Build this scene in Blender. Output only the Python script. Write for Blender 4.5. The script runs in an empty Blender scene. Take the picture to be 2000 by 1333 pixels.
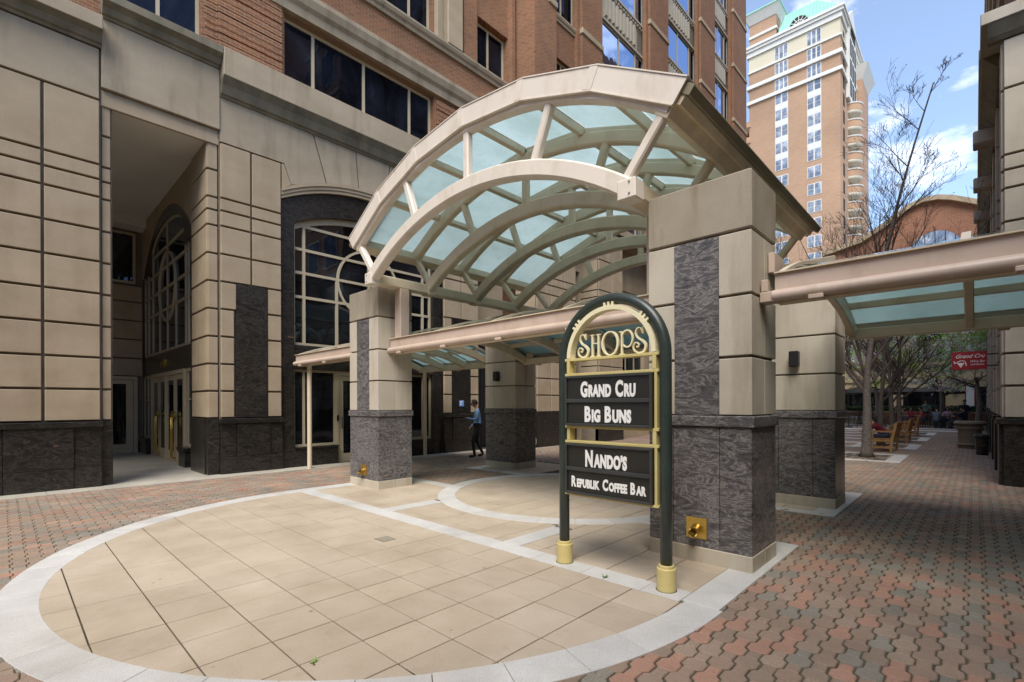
import bpy, math, random
from mathutils import Vector, Matrix, Quaternion
random.seed(7)
SC = bpy.context.scene
COL = SC.collection
R_ = math.radians
# ---------------------------------------------------------------- camera
cam = bpy.data.cameras.new('camera'); camo = bpy.data.objects.new('camera', cam); COL.objects.link(camo)
TH, RO, FPX, HOR = 0.7615, -0.0033, 949.0, 789.0
CF = Vector((-math.sin(TH), math.cos(TH), 0)); CR0 = Vector((math.cos(TH), math.sin(TH), 0)); CU0 = Vector((0, 0, 1))
CR = CR0*math.cos(RO) + CU0*math.sin(RO); CU = CU0*math.cos(RO) - CR0*math.sin(RO)
camo.matrix_world = Matrix(((CR.x, CU.x, -CF.x, 0), (CR.y, CU.y, -CF.y, 0), (CR.z, CU.z, -CF.z, 1.6), (0, 0, 0, 1)))
cam.sensor_width = 36; cam.lens = 36*FPX/2000; cam.shift_y = (HOR-666.5)/2000
cam.clip_start = 0.05; cam.clip_end = 2500
SC.camera = camo
# ---------------------------------------------------------------- sky, sun, exposure
SUN = Vector((0.42, -0.70, 1.1)).normalized()
SUN_EL = math.asin(SUN.z)
world = bpy.data.worlds.new('World'); SC.world = world; world.use_nodes = True
wn = world.node_tree.nodes; wl = world.node_tree.links; wn.clear()
wo = wn.new('ShaderNodeOutputWorld'); bg = wn.new('ShaderNodeBackground'); sky = wn.new('ShaderNodeTexSky')
sky.sky_type = 'NISHITA'; sky.sun_disc = False; sky.sun_elevation = SUN_EL; sky.sun_rotation = math.atan2(SUN.x, SUN.y)
sky.altitude = 50; sky.air_density = 1.0; sky.dust_density = 0.1; sky.ozone_density = 3.0
wtc = wn.new('ShaderNodeTexCoord'); wmp = wn.new('ShaderNodeMapping'); wmp.inputs['Scale'].default_value = (1.0, 1.0, 2.6)
wmp.inputs['Location'].default_value = (3.3, 0.2, 0.7)
wnz = wn.new('ShaderNodeTexNoise'); wnz.inputs['Scale'].default_value = 6.4; wnz.inputs['Detail'].default_value = 7; wnz.inputs['Roughness'].default_value = 0.55
wrp = wn.new('ShaderNodeValToRGB'); wrp.color_ramp.elements[0].position = 0.54; wrp.color_ramp.elements[0].color = (0.07, 0.07, 0.07, 1); wrp.color_ramp.elements[1].position = 0.80
wmx = wn.new('ShaderNodeMixRGB'); wmx.inputs['Color2'].default_value = (7.6, 7.7, 7.9, 1)
wl.new(wtc.outputs['Generated'], wmp.inputs['Vector']); wl.new(wmp.outputs['Vector'], wnz.inputs['Vector'])
wl.new(wnz.outputs['Fac'], wrp.inputs['Fac']); wl.new(wrp.outputs['Color'], wmx.inputs['Fac'])
wl.new(sky.outputs['Color'], wmx.inputs['Color1']); wl.new(wmx.outputs['Color'], bg.inputs['Color'])
bg.inputs['Strength'].default_value = 0.125
wl.new(bg.outputs['Background'], wo.inputs['Surface'])
sl = bpy.data.lights.new('sun', 'SUN'); sl.energy = 2.1; sl.angle = R_(38); sl.color = (1.0, 0.92, 0.80)
so = bpy.data.objects.new('sun', sl); COL.objects.link(so); so.location = (0, -20, 40); so.rotation_euler = SUN.to_track_quat('Z', 'Y').to_euler()
vs = SC.view_settings; vs.view_transform = 'Standard'; vs.look = 'None'; vs.gamma = 1.0; vs.use_curve_mapping = False; vs.exposure = 1.2
SC.cycles.max_bounces = 6; SC.cycles.diffuse_bounces = 4; SC.cycles.glossy_bounces = 3; SC.cycles.transmission_bounces = 4
SC.cycles.use_denoising = True; SC.cycles.caustics_reflective = False; SC.cycles.caustics_refractive = False

# ---------------------------------------------------------------- materials
def newmat(name):
    m = bpy.data.materials.new(name); m.use_nodes = True
    nt = m.node_tree; b = nt.nodes['Principled BSDF']
    return m, nt, b
def nd(nt, t, **kw):
    n = nt.nodes.new(t)
    for k, v in kw.items(): n.inputs[k.replace('_', ' ')].default_value = v
    return n
def rgba(c): return (c[0], c[1], c[2], 1)
def ramp(nt, cols, src):
    r = nt.nodes.new('ShaderNodeValToRGB'); e = r.color_ramp.elements
    e[0].position, e[0].color = cols[0][0], rgba(cols[0][1]); e[1].position, e[1].color = cols[-1][0], rgba(cols[-1][1])
    for p, c in cols[1:-1]:
        k = e.new(p); k.color = rgba(c)
    nt.links.new(src, r.inputs['Fac']); return r.outputs['Color']
def mul(nt, a, b, fac=1.0, mode='MULTIPLY'):
    x = nt.nodes.new('ShaderNodeMixRGB'); x.blend_type = mode
    if isinstance(fac, (int, float)): x.inputs['Fac'].default_value = fac
    else: nt.links.new(fac, x.inputs['Fac'])
    for s, v in (('Color1', a), ('Color2', b)):
        if isinstance(v, tuple): x.inputs[s].default_value = rgba(v)
        else: nt.links.new(v, x.inputs[s])
    return x.outputs['Color']
def noise(nt, scale, stretch=(1, 1, 1), detail=5, rough=0.55, dist=0.0):
    g = nt.nodes.new('ShaderNodeNewGeometry'); mp = nt.nodes.new('ShaderNodeMapping'); mp.inputs['Scale'].default_value = stretch
    n = nd(nt, 'ShaderNodeTexNoise', Scale=scale, Detail=detail, Roughness=rough, Distortion=dist)
    nt.links.new(g.outputs['Position'], mp.inputs['Vector']); nt.links.new(mp.outputs['Vector'], n.inputs['Vector'])
    return n.outputs['Fac']
def objvar(nt, col, amt):
    oi = nt.nodes.new('ShaderNodeObjectInfo'); mr = nd(nt, 'ShaderNodeMapRange', To_Min=1-amt, To_Max=1+amt*0.6)
    nt.links.new(oi.outputs['Random'], mr.inputs['Value'])
    return mul(nt, col, mr.outputs['Result'])
def bump(nt, b, src, strength, dist=0.01):
    n = nd(nt, 'ShaderNodeBump', Strength=strength, Distance=dist); nt.links.new(src, n.inputs['Height']); nt.links.new(n.outputs['Normal'], b.inputs['Normal'])
def proc(name, c1, c2, scale=2.0, stretch=(1, 1, 1), rough=0.6, speck=0.0, sscale=150, streak=0.0, streakcol=(0.35, 0.32, 0.26), var=0.0, bmp=0.0, metal=0.0, spec=0.5):
    m, nt, b = newmat(name)
    c = ramp(nt, [(0.32, c1), (0.68, c2)], noise(nt, scale, stretch))
    if streak:
        s = ramp(nt, [(0.48, (0, 0, 0)), (0.72, (streak,)*3)], noise(nt, 2.6, (1, 1, 0.16), 6, 0.62))
        c = mul(nt, c, streakcol, s)
    sp = None
    if speck:
        sp = noise(nt, sscale, (1, 1, 1), 3, 0.7)
        c = mul(nt, c, ramp(nt, [(0.3, (1-speck,)*3), (0.7, (1+speck*0.5,)*3)], sp))
    if var: c = objvar(nt, c, var)
    nt.links.new(c, b.inputs['Base Color'])
    b.inputs['Roughness'].default_value = rough; b.inputs['Metallic'].default_value = metal; b.inputs['Specular IOR Level'].default_value = spec
    if bmp: bump(nt, b, sp if sp else noise(nt, 40), bmp)
    return m
MT = {}
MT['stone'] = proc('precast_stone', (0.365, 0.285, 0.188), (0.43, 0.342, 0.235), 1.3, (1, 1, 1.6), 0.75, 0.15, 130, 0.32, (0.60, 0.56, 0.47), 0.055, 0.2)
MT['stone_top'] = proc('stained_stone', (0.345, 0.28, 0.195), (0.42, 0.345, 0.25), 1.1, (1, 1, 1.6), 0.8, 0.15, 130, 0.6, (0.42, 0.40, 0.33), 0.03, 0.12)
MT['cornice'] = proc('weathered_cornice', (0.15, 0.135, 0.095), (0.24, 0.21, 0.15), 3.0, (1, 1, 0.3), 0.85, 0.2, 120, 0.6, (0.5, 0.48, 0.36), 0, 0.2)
MT['pillar'] = proc('pillar_stone', (0.50, 0.445, 0.355), (0.58, 0.53, 0.44), 1.6, (1, 1, 1), 0.75, 0.16, 170, 0.6, (0.50, 0.45, 0.36), 0.06, 0.25)
MT['stone_grey'] = proc('grey_precast_stone', (0.40, 0.355, 0.28), (0.47, 0.42, 0.34), 1.3, (1, 1, 1.6), 0.75, 0.10, 220, 0.45, (0.55, 0.52, 0.44), 0.06, 0.12)
MT['cap'] = proc('pillar_cap_stone', (0.32, 0.275, 0.205), (0.40, 0.35, 0.275), 2.2, (1, 1, 0.7), 0.8, 0.22, 150, 0.9, (0.40, 0.35, 0.25), 0.04, 0.3)
MT['joint'] = proc('joint_mortar', (0.16, 0.135, 0.10), (0.20, 0.17, 0.13), 5, rough=0.9)  # brown mortar colour of the backing behind the stone joints
MT['tile'] = proc('beige_paving_tile', (0.475, 0.395, 0.30), (0.54, 0.46, 0.36), 2.3, rough=0.7, speck=0.16, sscale=170, var=0.055, bmp=0.18)
MT['kerb'] = proc('white_granite_slab', (0.58, 0.575, 0.555), (0.68, 0.675, 0.655), 3.0, rough=0.65, speck=0.34, sscale=240, var=0.06, bmp=0.15)
MT['concrete'] = proc('entrance_concrete', (0.36, 0.33, 0.275), (0.48, 0.45, 0.38), 1.7, (1, 1, 1), 0.7, 0.12, 160, 0, bmp=0.1)
MT['paint'] = proc('tan_painted_steel', (0.67, 0.57, 0.42), (0.73, 0.625, 0.465), 1.2, rough=0.42, speck=0.03, sscale=90, streak=0.12, streakcol=(0.7, 0.68, 0.6))
MT['fascia'] = proc('cream_fascia_metal', (0.76, 0.69, 0.60), (0.80, 0.73, 0.64), 0.8, rough=0.38, streak=0.12, streakcol=(0.75, 0.68, 0.62))
MT['gutter'] = proc('pinkish_gutter_metal', (0.57, 0.45, 0.37), (0.62, 0.50, 0.415), 0.8, rough=0.4, streak=0.10, streakcol=(0.75, 0.7, 0.62))
def chips(m, amt=0.745):                         # chipped paint and grime runs
    nt = m.node_tree; b = nt.nodes['Principled BSDF']; src = b.inputs['Base Color'].links[0].from_socket
    c = mul(nt, src, ramp(nt, [(0.50, (1, 1, 1)), (0.74, (0.80, 0.77, 0.70))], noise(nt, 3.0, (1, 1, 0.5), 6, 0.65)))
    c = mix_(nt, c, (0.62, 0.66, 0.70), ramp(nt, [(amt, (0, 0, 0)), (amt+0.01, (1, 1, 1))], noise(nt, 11.0, (1, 1, 1), 3, 0.6)))
    nt.links.new(c, b.inputs['Base Color'])
def mix_(nt, a, b, f): return mul(nt, a, b, f, 'MIX')
for k_ in ('paint', 'fascia', 'gutter'): chips(MT[k_])
MT['eave'] = proc('olive_eave_metal', (0.17, 0.145, 0.09), (0.23, 0.20, 0.13), 1.5, rough=0.5)
MT['cream'] = proc('cream_window_frame', (0.45, 0.38, 0.265), (0.50, 0.425, 0.30), 1.5, rough=0.4)
MT['taupe'] = proc('taupe_louvre_metal', (0.40, 0.37, 0.30), (0.45, 0.41, 0.34), 2, rough=0.5)
MT['plaster'] = proc('ceiling_plaster', (0.60, 0.58, 0.53), (0.68, 0.66, 0.61), 0.6, rough=0.9)
MT['black'] = proc('black_metal', (0.012, 0.012, 0.013), (0.02, 0.02, 0.022), 3, rough=0.4)
MT['dark'] = proc('dark_interior', (0.010, 0.010, 0.010), (0.018, 0.016, 0.014), 1, rough=0.8)
MT['brass'] = proc('brass', (0.52, 0.34, 0.07), (0.66, 0.45, 0.12), 6, rough=0.3, speck=0.1, metal=0.9)
MT['gold'] = proc('gold_paint', (0.60, 0.50, 0.20), (0.66, 0.56, 0.25), 4, rough=0.42, speck=0.05, sscale=60)
MT['pale_gold'] = proc('pale_gold_letter', (0.80, 0.735, 0.48), (0.86, 0.80, 0.55), 4, rough=0.45)
MT['green'] = proc('dark_green_paint', (0.028, 0.040, 0.034), (0.040, 0.054, 0.047), 4, rough=0.33, speck=0.25, sscale=70)
MT['panel'] = proc('black_sign_panel', (0.016, 0.015, 0.013), (0.024, 0.022, 0.018), 3, rough=0.35)
MT['panelframe'] = proc('charcoal_sign_frame', (0.035, 0.038, 0.037), (0.048, 0.05, 0.05), 3, rough=0.4)
MT['letter'] = proc('white_letter', (0.82, 0.82, 0.80), (0.88, 0.88, 0.86), 3, rough=0.5)
MT['bed'] = proc('mossy_joint_sand', (0.05, 0.052, 0.03), (0.13, 0.115, 0.08), 9, rough=0.95, speck=0.3, sscale=120)
MT['tilebed'] = proc('tile_joint_dirt', (0.045, 0.045, 0.028), (0.13, 0.105, 0.07), 4, rough=0.95, speck=0.3, sscale=120)
MT['dirt'] = proc('bare_ground', (0.12, 0.10, 0.08), (0.17, 0.145, 0.115), 0.5, rough=0.95)
MT['white'] = proc('white_trim', (0.60, 0.595, 0.57), (0.65, 0.645, 0.62), 2, rough=0.6)
MT['wood'] = proc('teak_wood', (0.30, 0.155, 0.05), (0.42, 0.23, 0.085), 9, (1, 1, 5), 0.6, 0.1, 90)
MT['bark'] = proc('tree_bark', (0.075, 0.062, 0.052), (0.19, 0.165, 0.14), 14, (1, 1, 2.2), 0.9, 0.3, 60)
MT['twig'] = proc('tree_twig', (0.055, 0.040, 0.034), (0.09, 0.07, 0.06), 3, rough=0.9)
MT['copper'] = proc('green_copper_roof', (0.23, 0.53, 0.41), (0.31, 0.61, 0.49), 0.3, rough=0.6)
MT['mossy'] = proc('cast_stone_planter', (0.20, 0.165, 0.115), (0.27, 0.225, 0.16), 3, rough=0.8, speck=0.15, sscale=80)
def stains(m, spots=True):                      # water marks, gum spots and dirt on the paving tiles
    nt = m.node_tree; b = nt.nodes['Principled BSDF']; src = b.inputs['Base Color'].links[0].from_socket
    c = mul(nt, src, ramp(nt, [(0.44, (1, 1, 1)), (0.60, (0.90, 0.885, 0.86)), (0.72, (0.80, 0.77, 0.72))], noise(nt, 0.55, (1, 1, 1), 7, 0.62, 0.6)))
    c = mul(nt, c, ramp(nt, [(0.60, (1, 1, 1)), (0.75, (0.86, 0.84, 0.80))], noise(nt, 6.0, (1, 1, 1), 5, 0.7)))
    if spots:
        v = nd(nt, 'ShaderNodeTexVoronoi', Scale=2.7, Randomness=1.0); g = nt.nodes.new('ShaderNodeNewGeometry'); nt.links.new(g.outputs['Position'], v.inputs['Vector'])
        c = mul(nt, c, ramp(nt, [(0.035, (0.55, 0.52, 0.48)), (0.05, (1, 1, 1))], v.outputs['Distance']))
    nt.links.new(c, b.inputs['Base Color'])
stains(MT['tile']); stains(MT['kerb'], False)
def granite(name, dark, mid, light, sc=2.3):
    m, nt, b = newmat(name)
    w = noise(nt, sc, (1, 1, 2.6), 8, 0.62, 2.2)
    c = ramp(nt, [(0.30, dark), (0.47, mid), (0.50, light), (0.54, mid), (0.70, dark)], w)
    f = noise(nt, sc*4, (1, 1, 3.0), 6, 0.6, 2.6)
    c = mul(nt, c, ramp(nt, [(0.36, (0.62,)*3), (0.50, (1.25,)*3), (0.64, (0.70,)*3)], f))
    s = ramp(nt, [(0.70, (0, 0, 0)), (0.76, (0.75,)*3)], noise(nt, 1.9, (0.8, 0.8, 3.4), 4, 0.5, 1.2))
    c = mix_(nt, c, (0.30, 0.17, 0.11), s)
    c = objvar(nt, c, 0.16)
    nt.links.new(c, b.inputs['Base Color']); b.inputs['Roughness'].default_value = 0.28; b.inputs['Specular IOR Level'].default_value = 0.4
    return m
def mix_(nt, a, b, f): return mul(nt, a, b, f, 'MIX')
MT['granite'] = granite('swirled_dark_granite', (0.050, 0.048, 0.050), (0.118, 0.113, 0.117), (0.27, 0.25, 0.24), 3.2)
MT['granite2'] = granite('shade_darkened_granite', (0.009, 0.008, 0.007), (0.020, 0.018, 0.0155), (0.055, 0.048, 0.040), 2.6)  # darker copy of the granite; the facade's weaker light is put into its colour
def brick(name, c1, c2, mort, bw=0.21, bh=0.073, ms=0.010, varsc=0.35):
    m, nt, b = newmat(name)
    g = nt.nodes.new('ShaderNodeNewGeometry'); s = nt.nodes.new('ShaderNodeSeparateXYZ'); a = nt.nodes.new('ShaderNodeMath'); cb = nt.nodes.new('ShaderNodeCombineXYZ')
    nt.links.new(g.outputs['Position'], s.inputs['Vector']); nt.links.new(s.outputs['X'], a.inputs[0]); nt.links.new(s.outputs['Y'], a.inputs[1])
    nt.links.new(a.outputs[0], cb.inputs['X']); nt.links.new(s.outputs['Z'], cb.inputs['Y'])
    t = nd(nt, 'ShaderNodeTexBrick', Color1=rgba(c1), Color2=rgba(c2), Mortar=rgba(mort), Scale=1.0, Mortar_Size=ms, Mortar_Smooth=0.2, Bias=0.0, Brick_Width=bw, Row_Height=bh)
    nt.links.new(cb.outputs['Vector'], t.inputs['Vector'])
    c = mul(nt, t.outputs['Color'], ramp(nt, [(0.3, (0.80,)*3), (0.7, (1.12,)*3)], noise(nt, varsc)))
    dk = ramp(nt, [(0.69, (0, 0, 0)), (0.72, (0.75,)*3)], noise(nt, 3.2, (0.8, 0.8, 4.5), 2, 0.5))
    c = mul(nt, c, (0.5, 0.44, 0.42), dk)
    nt.links.new(c, b.inputs['Base Color']); b.inputs['Roughness'].default_value = 0.85
    bump(nt, b, t.outputs['Fac'], -0.5, 0.006)
    return m
MT['brick'] = brick('red_brown_brick', (0.27, 0.112, 0.050), (0.185, 0.078, 0.038), (0.30, 0.215, 0.14), ms=0.008)
MT['brick_tower'] = brick('tan_tower_brick', (0.43, 0.262, 0.165), (0.385, 0.228, 0.142), (0.42, 0.31, 0.22), 0.6, 0.22, 0.02, 0.08)
MT['brick_far'] = brick('rust_brick', (0.29, 0.13, 0.075), (0.235, 0.10, 0.058), (0.32, 0.2, 0.14), 0.45, 0.16, 0.015, 0.2)
MT['cafe_wall'] = proc('cream_stucco', (0.62, 0.49, 0.29), (0.68, 0.54, 0.34), 0.6, rough=0.8)
def glassy(name, base, refl, tint, rough=0.02):
    m, nt, b = newmat(name); nt.nodes.remove(b)
    o = nt.nodes['Material Output']; d = nd(nt, 'ShaderNodeBsdfDiffuse', Color=rgba(base)); nt.links.new(ramp(nt, [(0.42, tuple(v*0.5 for v in base)), (0.58, tuple(v*1.5 for v in base)), (0.70, tuple(v*3.2 for v in base))], noise(nt, 0.9, (1, 1, 0.6), 4, 0.6, 0.8)), d.inputs['Color']); gl = nd(nt, 'ShaderNodeBsdfGlossy', Color=rgba(tint), Roughness=rough)
    bp = nd(nt, 'ShaderNodeBump', Strength=0.10, Distance=0.05); nt.links.new(noise(nt, 0.9, (1, 1, 1), 2), bp.inputs['Height']); nt.links.new(bp.outputs['Normal'], gl.inputs['Normal'])
    fr = nd(nt, 'ShaderNodeFresnel', IOR=1.5); ad = nt.nodes.new('ShaderNodeMath'); ad.use_clamp = True; ad.inputs[1].default_value = refl
    nt.links.new(fr.outputs[0], ad.inputs[0]); mx = nt.nodes.new('ShaderNodeMixShader')
    nt.links.new(ad.outputs[0], mx.inputs[0]); nt.links.new(d.outputs[0], mx.inputs[1]); nt.links.new(gl.outputs[0], mx.inputs[2]); nt.links.new(mx.outputs[0], o.inputs['Surface'])
    return m
MT['glass'] = glassy('dark_window_glass', (0.008, 0.009, 0.011), 0.02, (0.75, 0.85, 1.0))
MT['glass_blue'] = glassy('reflective_office_glass', (0.01, 0.014, 0.03), 0.55, (0.55, 0.70, 1.0))
MT['glass_mid'] = glassy('tinted_office_glass', (0.008, 0.010, 0.016), 0.0, (0.42, 0.46, 0.60))
MT['glass_tower'] = glassy('pale_apartment_glass', (0.16, 0.17, 0.185), 0.14, (0.8, 0.85, 0.95), 0.1)
def frosted(name, col, trans=0.8):
    m, nt, b = newmat(name); nt.nodes.remove(b); o = nt.nodes['Material Output']
    t = nd(nt, 'ShaderNodeBsdfTranslucent', Color=rgba(col)); d = nd(nt, 'ShaderNodeBsdfDiffuse', Color=rgba([c*0.9 for c in col])); gl = nd(nt, 'ShaderNodeBsdfGlossy', Color=(1, 1, 1, 1), Roughness=0.06)
    dirt = mul(nt, ramp(nt, [(0.40, (1, 1, 1)), (0.72, (0.80, 0.82, 0.80))], noise(nt, 1.3, (1, 0.35, 1), 6, 0.62)), ramp(nt, [(0.55, (1, 1, 1)), (0.75, (0.86, 0.86, 0.83))], noise(nt, 9.0, (1, 1, 1), 4, 0.7)))
    nt.links.new(mul(nt, dirt, tuple(col)), t.inputs['Color'])
    m1 = nt.nodes.new('ShaderNodeMixShader'); m1.inputs[0].default_value = 1-trans; m2 = nt.nodes.new('ShaderNodeMixShader'); fr = nd(nt, 'ShaderNodeFresnel', IOR=1.3)
    nt.links.new(t.outputs[0], m1.inputs[1]); nt.links.new(d.outputs[0], m1.inputs[2]); nt.links.new(fr.outputs[0], m2.inputs[0]); nt.links.new(m1.outputs[0], m2.inputs[1]); nt.links.new(gl.outputs[0], m2.inputs[2])
    nt.links.new(m2.outputs[0], o.inputs['Surface']); return m
MT['frost'] = frosted('frosted_canopy_glass', (0.83, 0.97, 0.99), 0.95)
MT['frost_walk'] = frosted('tinted_walkway_glass', (0.66, 0.82, 0.83), 0.92)
def attrmat(name, attr='Col', speck=0.5, rough=0.8, sscale=260):
    m, nt, b = newmat(name); a = nt.nodes.new('ShaderNodeAttribute'); a.attribute_name = attr
    sp = noise(nt, sscale, (1, 1, 1), 3, 0.8)
    c = mul(nt, a.outputs['Color'], ramp(nt, [(0.35, (1-speck,)*3), (0.65, (1+speck*0.8,)*3)], sp))
    c = mul(nt, c, ramp(nt, [(0.3, (0.82,)*3), (0.7, (1.12,)*3)], noise(nt, 1.2)))
    nt.links.new(c, b.inputs['Base Color']); b.inputs['Roughness'].default_value = rough; bump(nt, b, sp, 0.3, 0.004); return m
MT['paver'] = attrmat('red_grey_paver')
MT['leaf'] = attrmat('leaf_and_blossom', speck=0.1)

# ---------------------------------------------------------------- mesh helpers
class MB:
    def __init__(s): s.v = []; s.f = []
    def add(s, vs, fs):
        n = len(s.v); s.v += [tuple(v) for v in vs]; s.f += [tuple(i+n for i in f) for f in fs]; return s
    def box(s, x0, x1, y0, y1, z0, z1):
        return s.add([(x0,y0,z0),(x1,y0,z0),(x1,y1,z0),(x0,y1,z0),(x0,y0,z1),(x1,y0,z1),(x1,y1,z1),(x0,y1,z1)],
                     [(0,3,2,1),(4,5,6,7),(0,1,5,4),(1,2,6,5),(2,3,7,6),(3,0,4,7)])
    def cbox(s, x0, x1, y0, y1, z0, z1, c=0.008):
        X = (x0, x1); Y = (y0, y1); Z = (z0, z1); vs = []; ix = {}
        for i in (0, 1):
            for j in (0, 1):
                for k in (0, 1):
                    sx, sy, sz = (1-2*i)*c, (1-2*j)*c, (1-2*k)*c
                    for a, p in enumerate(((X[i], Y[j]+sy, Z[k]+sz), (X[i]+sx, Y[j], Z[k]+sz), (X[i]+sx, Y[j]+sy, Z[k]))):
                        ix[i, j, k, a] = len(vs); vs.append(p)
        q = lambda *t: tuple(ix[a] for a in t); fs = []
        for i in (0, 1):
            f = q((i,0,0,0),(i,1,0,0),(i,1,1,0),(i,0,1,0)); fs.append(f if i else f[::-1])
            f = q((0,i,0,1),(0,i,1,1),(1,i,1,1),(1,i,0,1)); fs.append(f if i else f[::-1])
            f = q((0,0,i,2),(1,0,i,2),(1,1,i,2),(0,1,i,2)); fs.append(f if i else f[::-1])
        for i in (0, 1):
            for j in (0, 1):
                f = q((i,j,0,0),(i,j,1,0),(i,j,1,1),(i,j,0,1)); fs.append(f if (i == j) else f[::-1])
                f = q((i,0,j,0),(i,1,j,0),(i,1,j,2),(i,0,j,2)); fs.append(f[::-1] if (i == j) else f)
                f = q((0,i,j,1),(1,i,j,1),(1,i,j,2),(0,i,j,2)); fs.append(f if (i == j) else f[::-1])
                for k in (0, 1):
                    f = q((i,j,k,0),(i,j,k,1),(i,j,k,2)); fs.append(f if (i+j+k) % 2 else f[::-1])
        return s.add(vs, fs)
    def prism(s, poly, ax, a0, a1):
        n = len(poly); mk = {'x': lambda p, a: (a, p[0], p[1]), 'y': lambda p, a: (p[0], a, p[1]), 'z': lambda p, a: (p[0], p[1], a)}[ax]
        vs = [mk(p, a0) for p in poly]+[mk(p, a1) for p in poly]
        ar = sum(poly[i][0]*poly[(i+1) % n][1]-poly[(i+1) % n][0]*poly[i][1] for i in range(n))
        fl = (ar > 0) != (ax == 'y')
        fs = [tuple(range(n)), tuple(range(2*n-1, n-1, -1))]+[(i, i+n, (i+1) % n+n, (i+1) % n) for i in range(n)]
        if fl: fs = [f[::-1] for f in fs]
        if a1 < a0: fs = [f[::-1] for f in fs]
        return s.add(vs, fs)
    def sweep(s, pts, side, hw, hd, ch=0.0, closed=False):
        side = Vector(side).normalized(); pts = [Vector(p) for p in pts]; n = len(pts); base = len(s.v)
        if ch: prof = [(-hw+ch,-hd),(hw-ch,-hd),(hw,-hd+ch),(hw,hd-ch),(hw-ch,hd),(-hw+ch,hd),(-hw,hd-ch),(-hw,-hd+ch)]
        else: prof = [(-hw,-hd),(hw,-hd),(hw,hd),(-hw,hd)]
        k = len(prof); vs = []
        for i, p in enumerate(pts):
            a = pts[i-1] if (i or closed) else p; b = pts[(i+1) % n] if (i < n-1 or closed) else p
            t = (b-a).normalized(); nn = side.cross(t).normalized(); sc = 1.0
            vs += [p+side*u+nn*w*sc for u, w in prof]
        fs = []
        for i in range(n if closed else n-1):
            for j in range(k):
                a, b = i*k, ((i+1) % n)*k; fs.append((a+j, a+(j+1) % k, b+(j+1) % k, b+j))
        if not closed: fs += [tuple(range(k-1, -1, -1)), tuple((n-1)*k+j for j in range(k))]
        return s.add(vs, fs)
    def tube(s, pts, r, n=8, cap=True):
        pts = [Vector(p) for p in pts]; m = len(pts); rs = r if isinstance(r, (list, tuple)) else [r]*m; vs = []; prev = None
        for i, p in enumerate(pts):
            t = (pts[min(i+1, m-1)]-pts[max(i-1, 0)]).normalized()
            if prev is None:
                u = t.orthogonal().normalized()
            else:
                u = (prev-t*prev.dot(t))
                u = u.normalized() if u.length > 1e-6 else t.orthogonal().normalized()
            prev = u; w = t.cross(u)
            vs += [p+(u*math.cos(6.28318*j/n)+w*math.sin(6.28318*j/n))*rs[i] for j in range(n)]
        fs = [(i*n+j, i*n+(j+1) % n, (i+1)*n+(j+1) % n, (i+1)*n+j) for i in range(m-1) for j in range(n)]
        if cap: fs += [tuple(range(n-1, -1, -1)), tuple((m-1)*n+j for j in range(n))]
        return s.add(vs, fs)
    def lathe(s, prof, c, n=24):
        vs = []; m = len(prof)
        for r, z in prof: vs += [(c[0]+r*math.cos(6.28318*j/n), c[1]+r*math.sin(6.28318*j/n), c[2]+z) for j in range(n)]
        fs = [(i*n+j, i*n+(j+1) % n, (i+1)*n+(j+1) % n, (i+1)*n+j) for i in range(m-1) for j in range(n)]
        fs += [tuple(range(n-1, -1, -1)), tuple((m-1)*n+j for j in range(n))]
        return s.add(vs, fs)
    def ribbon(s, pts, w, y0, y1, closed=False):      # stroke in the xz plane, extruded along y
        P = [Vector((p[0], p[1])) for p in pts]; n = len(P); L = []; Rr = []
        for i, p in enumerate(P):
            a = P[i-1] if (i or closed) else p; b = P[(i+1) % n] if (i < n-1 or closed) else p
            t = (b-a).normalized(); nn = Vector((-t.y, t.x)); hw = (w[i] if isinstance(w, (list, tuple)) else w)/2
            L.append(p+nn*hw); Rr.append(p-nn*hw)
        vs = []
        for l, r in zip(L, Rr): vs += [(l.x, y0, l.y), (r.x, y0, r.y), (l.x, y1, l.y), (r.x, y1, r.y)]
        fs = []
        for i in range(n if closed else n-1):
            a, b = 4*i, 4*((i+1) % n); fs += [(a, b, b+1, a+1), (a+2, a+3, b+3, b+2), (a, a+2, b+2, b), (a+1, b+1, b+3, a+3)]
        if not closed: fs += [(0, 1, 3, 2), (4*n-4, 4*n-2, 4*n-1, 4*n-3)]
        return s.add(vs, fs)
def mesh(name, mb):
    me = bpy.data.meshes.new(name); me.from_pydata(mb.v, [], mb.f); me.update(); return me
def link(name, me, mat, parent=None, smooth=False):
    if mat is not None and not me.materials: me.materials.append(MT[mat] if isinstance(mat, str) else mat)
    o = bpy.data.objects.new(name, me); COL.objects.link(o)
    if parent is not None:
        o.parent = parent
        if parent.type == 'EMPTY' and not parent.get('_loc'): o.matrix_parent_inverse = Matrix.Translation(-parent.location)
    if smooth:
        me.polygons.foreach_set('use_smooth', [True]*len(me.polygons))
        if smooth is not True: me.set_sharp_from_angle(angle=R_(smooth))
    return o
def obj(name, mb, mat, parent=None, smooth=False): return link(name, mesh(name, mb), mat, parent, smooth)
def tag(o, label=None, cat=None, group=None, kind=None):
    for k, v in (('label', label), ('category', cat), ('group', group), ('kind', kind)):
        if v: o[k] = v
    return o
def thing(name, loc, label, cat, group=None):
    o = bpy.data.objects.new(name, None); COL.objects.link(o); o.location = loc; o.empty_display_size = 0.1; return tag(o, label, cat, group)
def struct_root(name, loc=(0, 0, 0)):
    o = bpy.data.objects.new(name, None); COL.objects.link(o); o.location = loc; return tag(o, kind='structure')
def local(o): o['_loc'] = 1; return o           # parts of this thing are built in its own coordinates
def copy_tree(o, parent=None):
    c = o.copy(); COL.objects.link(c); c.parent = parent
    for ch in list(o.children): copy_tree(ch, c)
    return c
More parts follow.
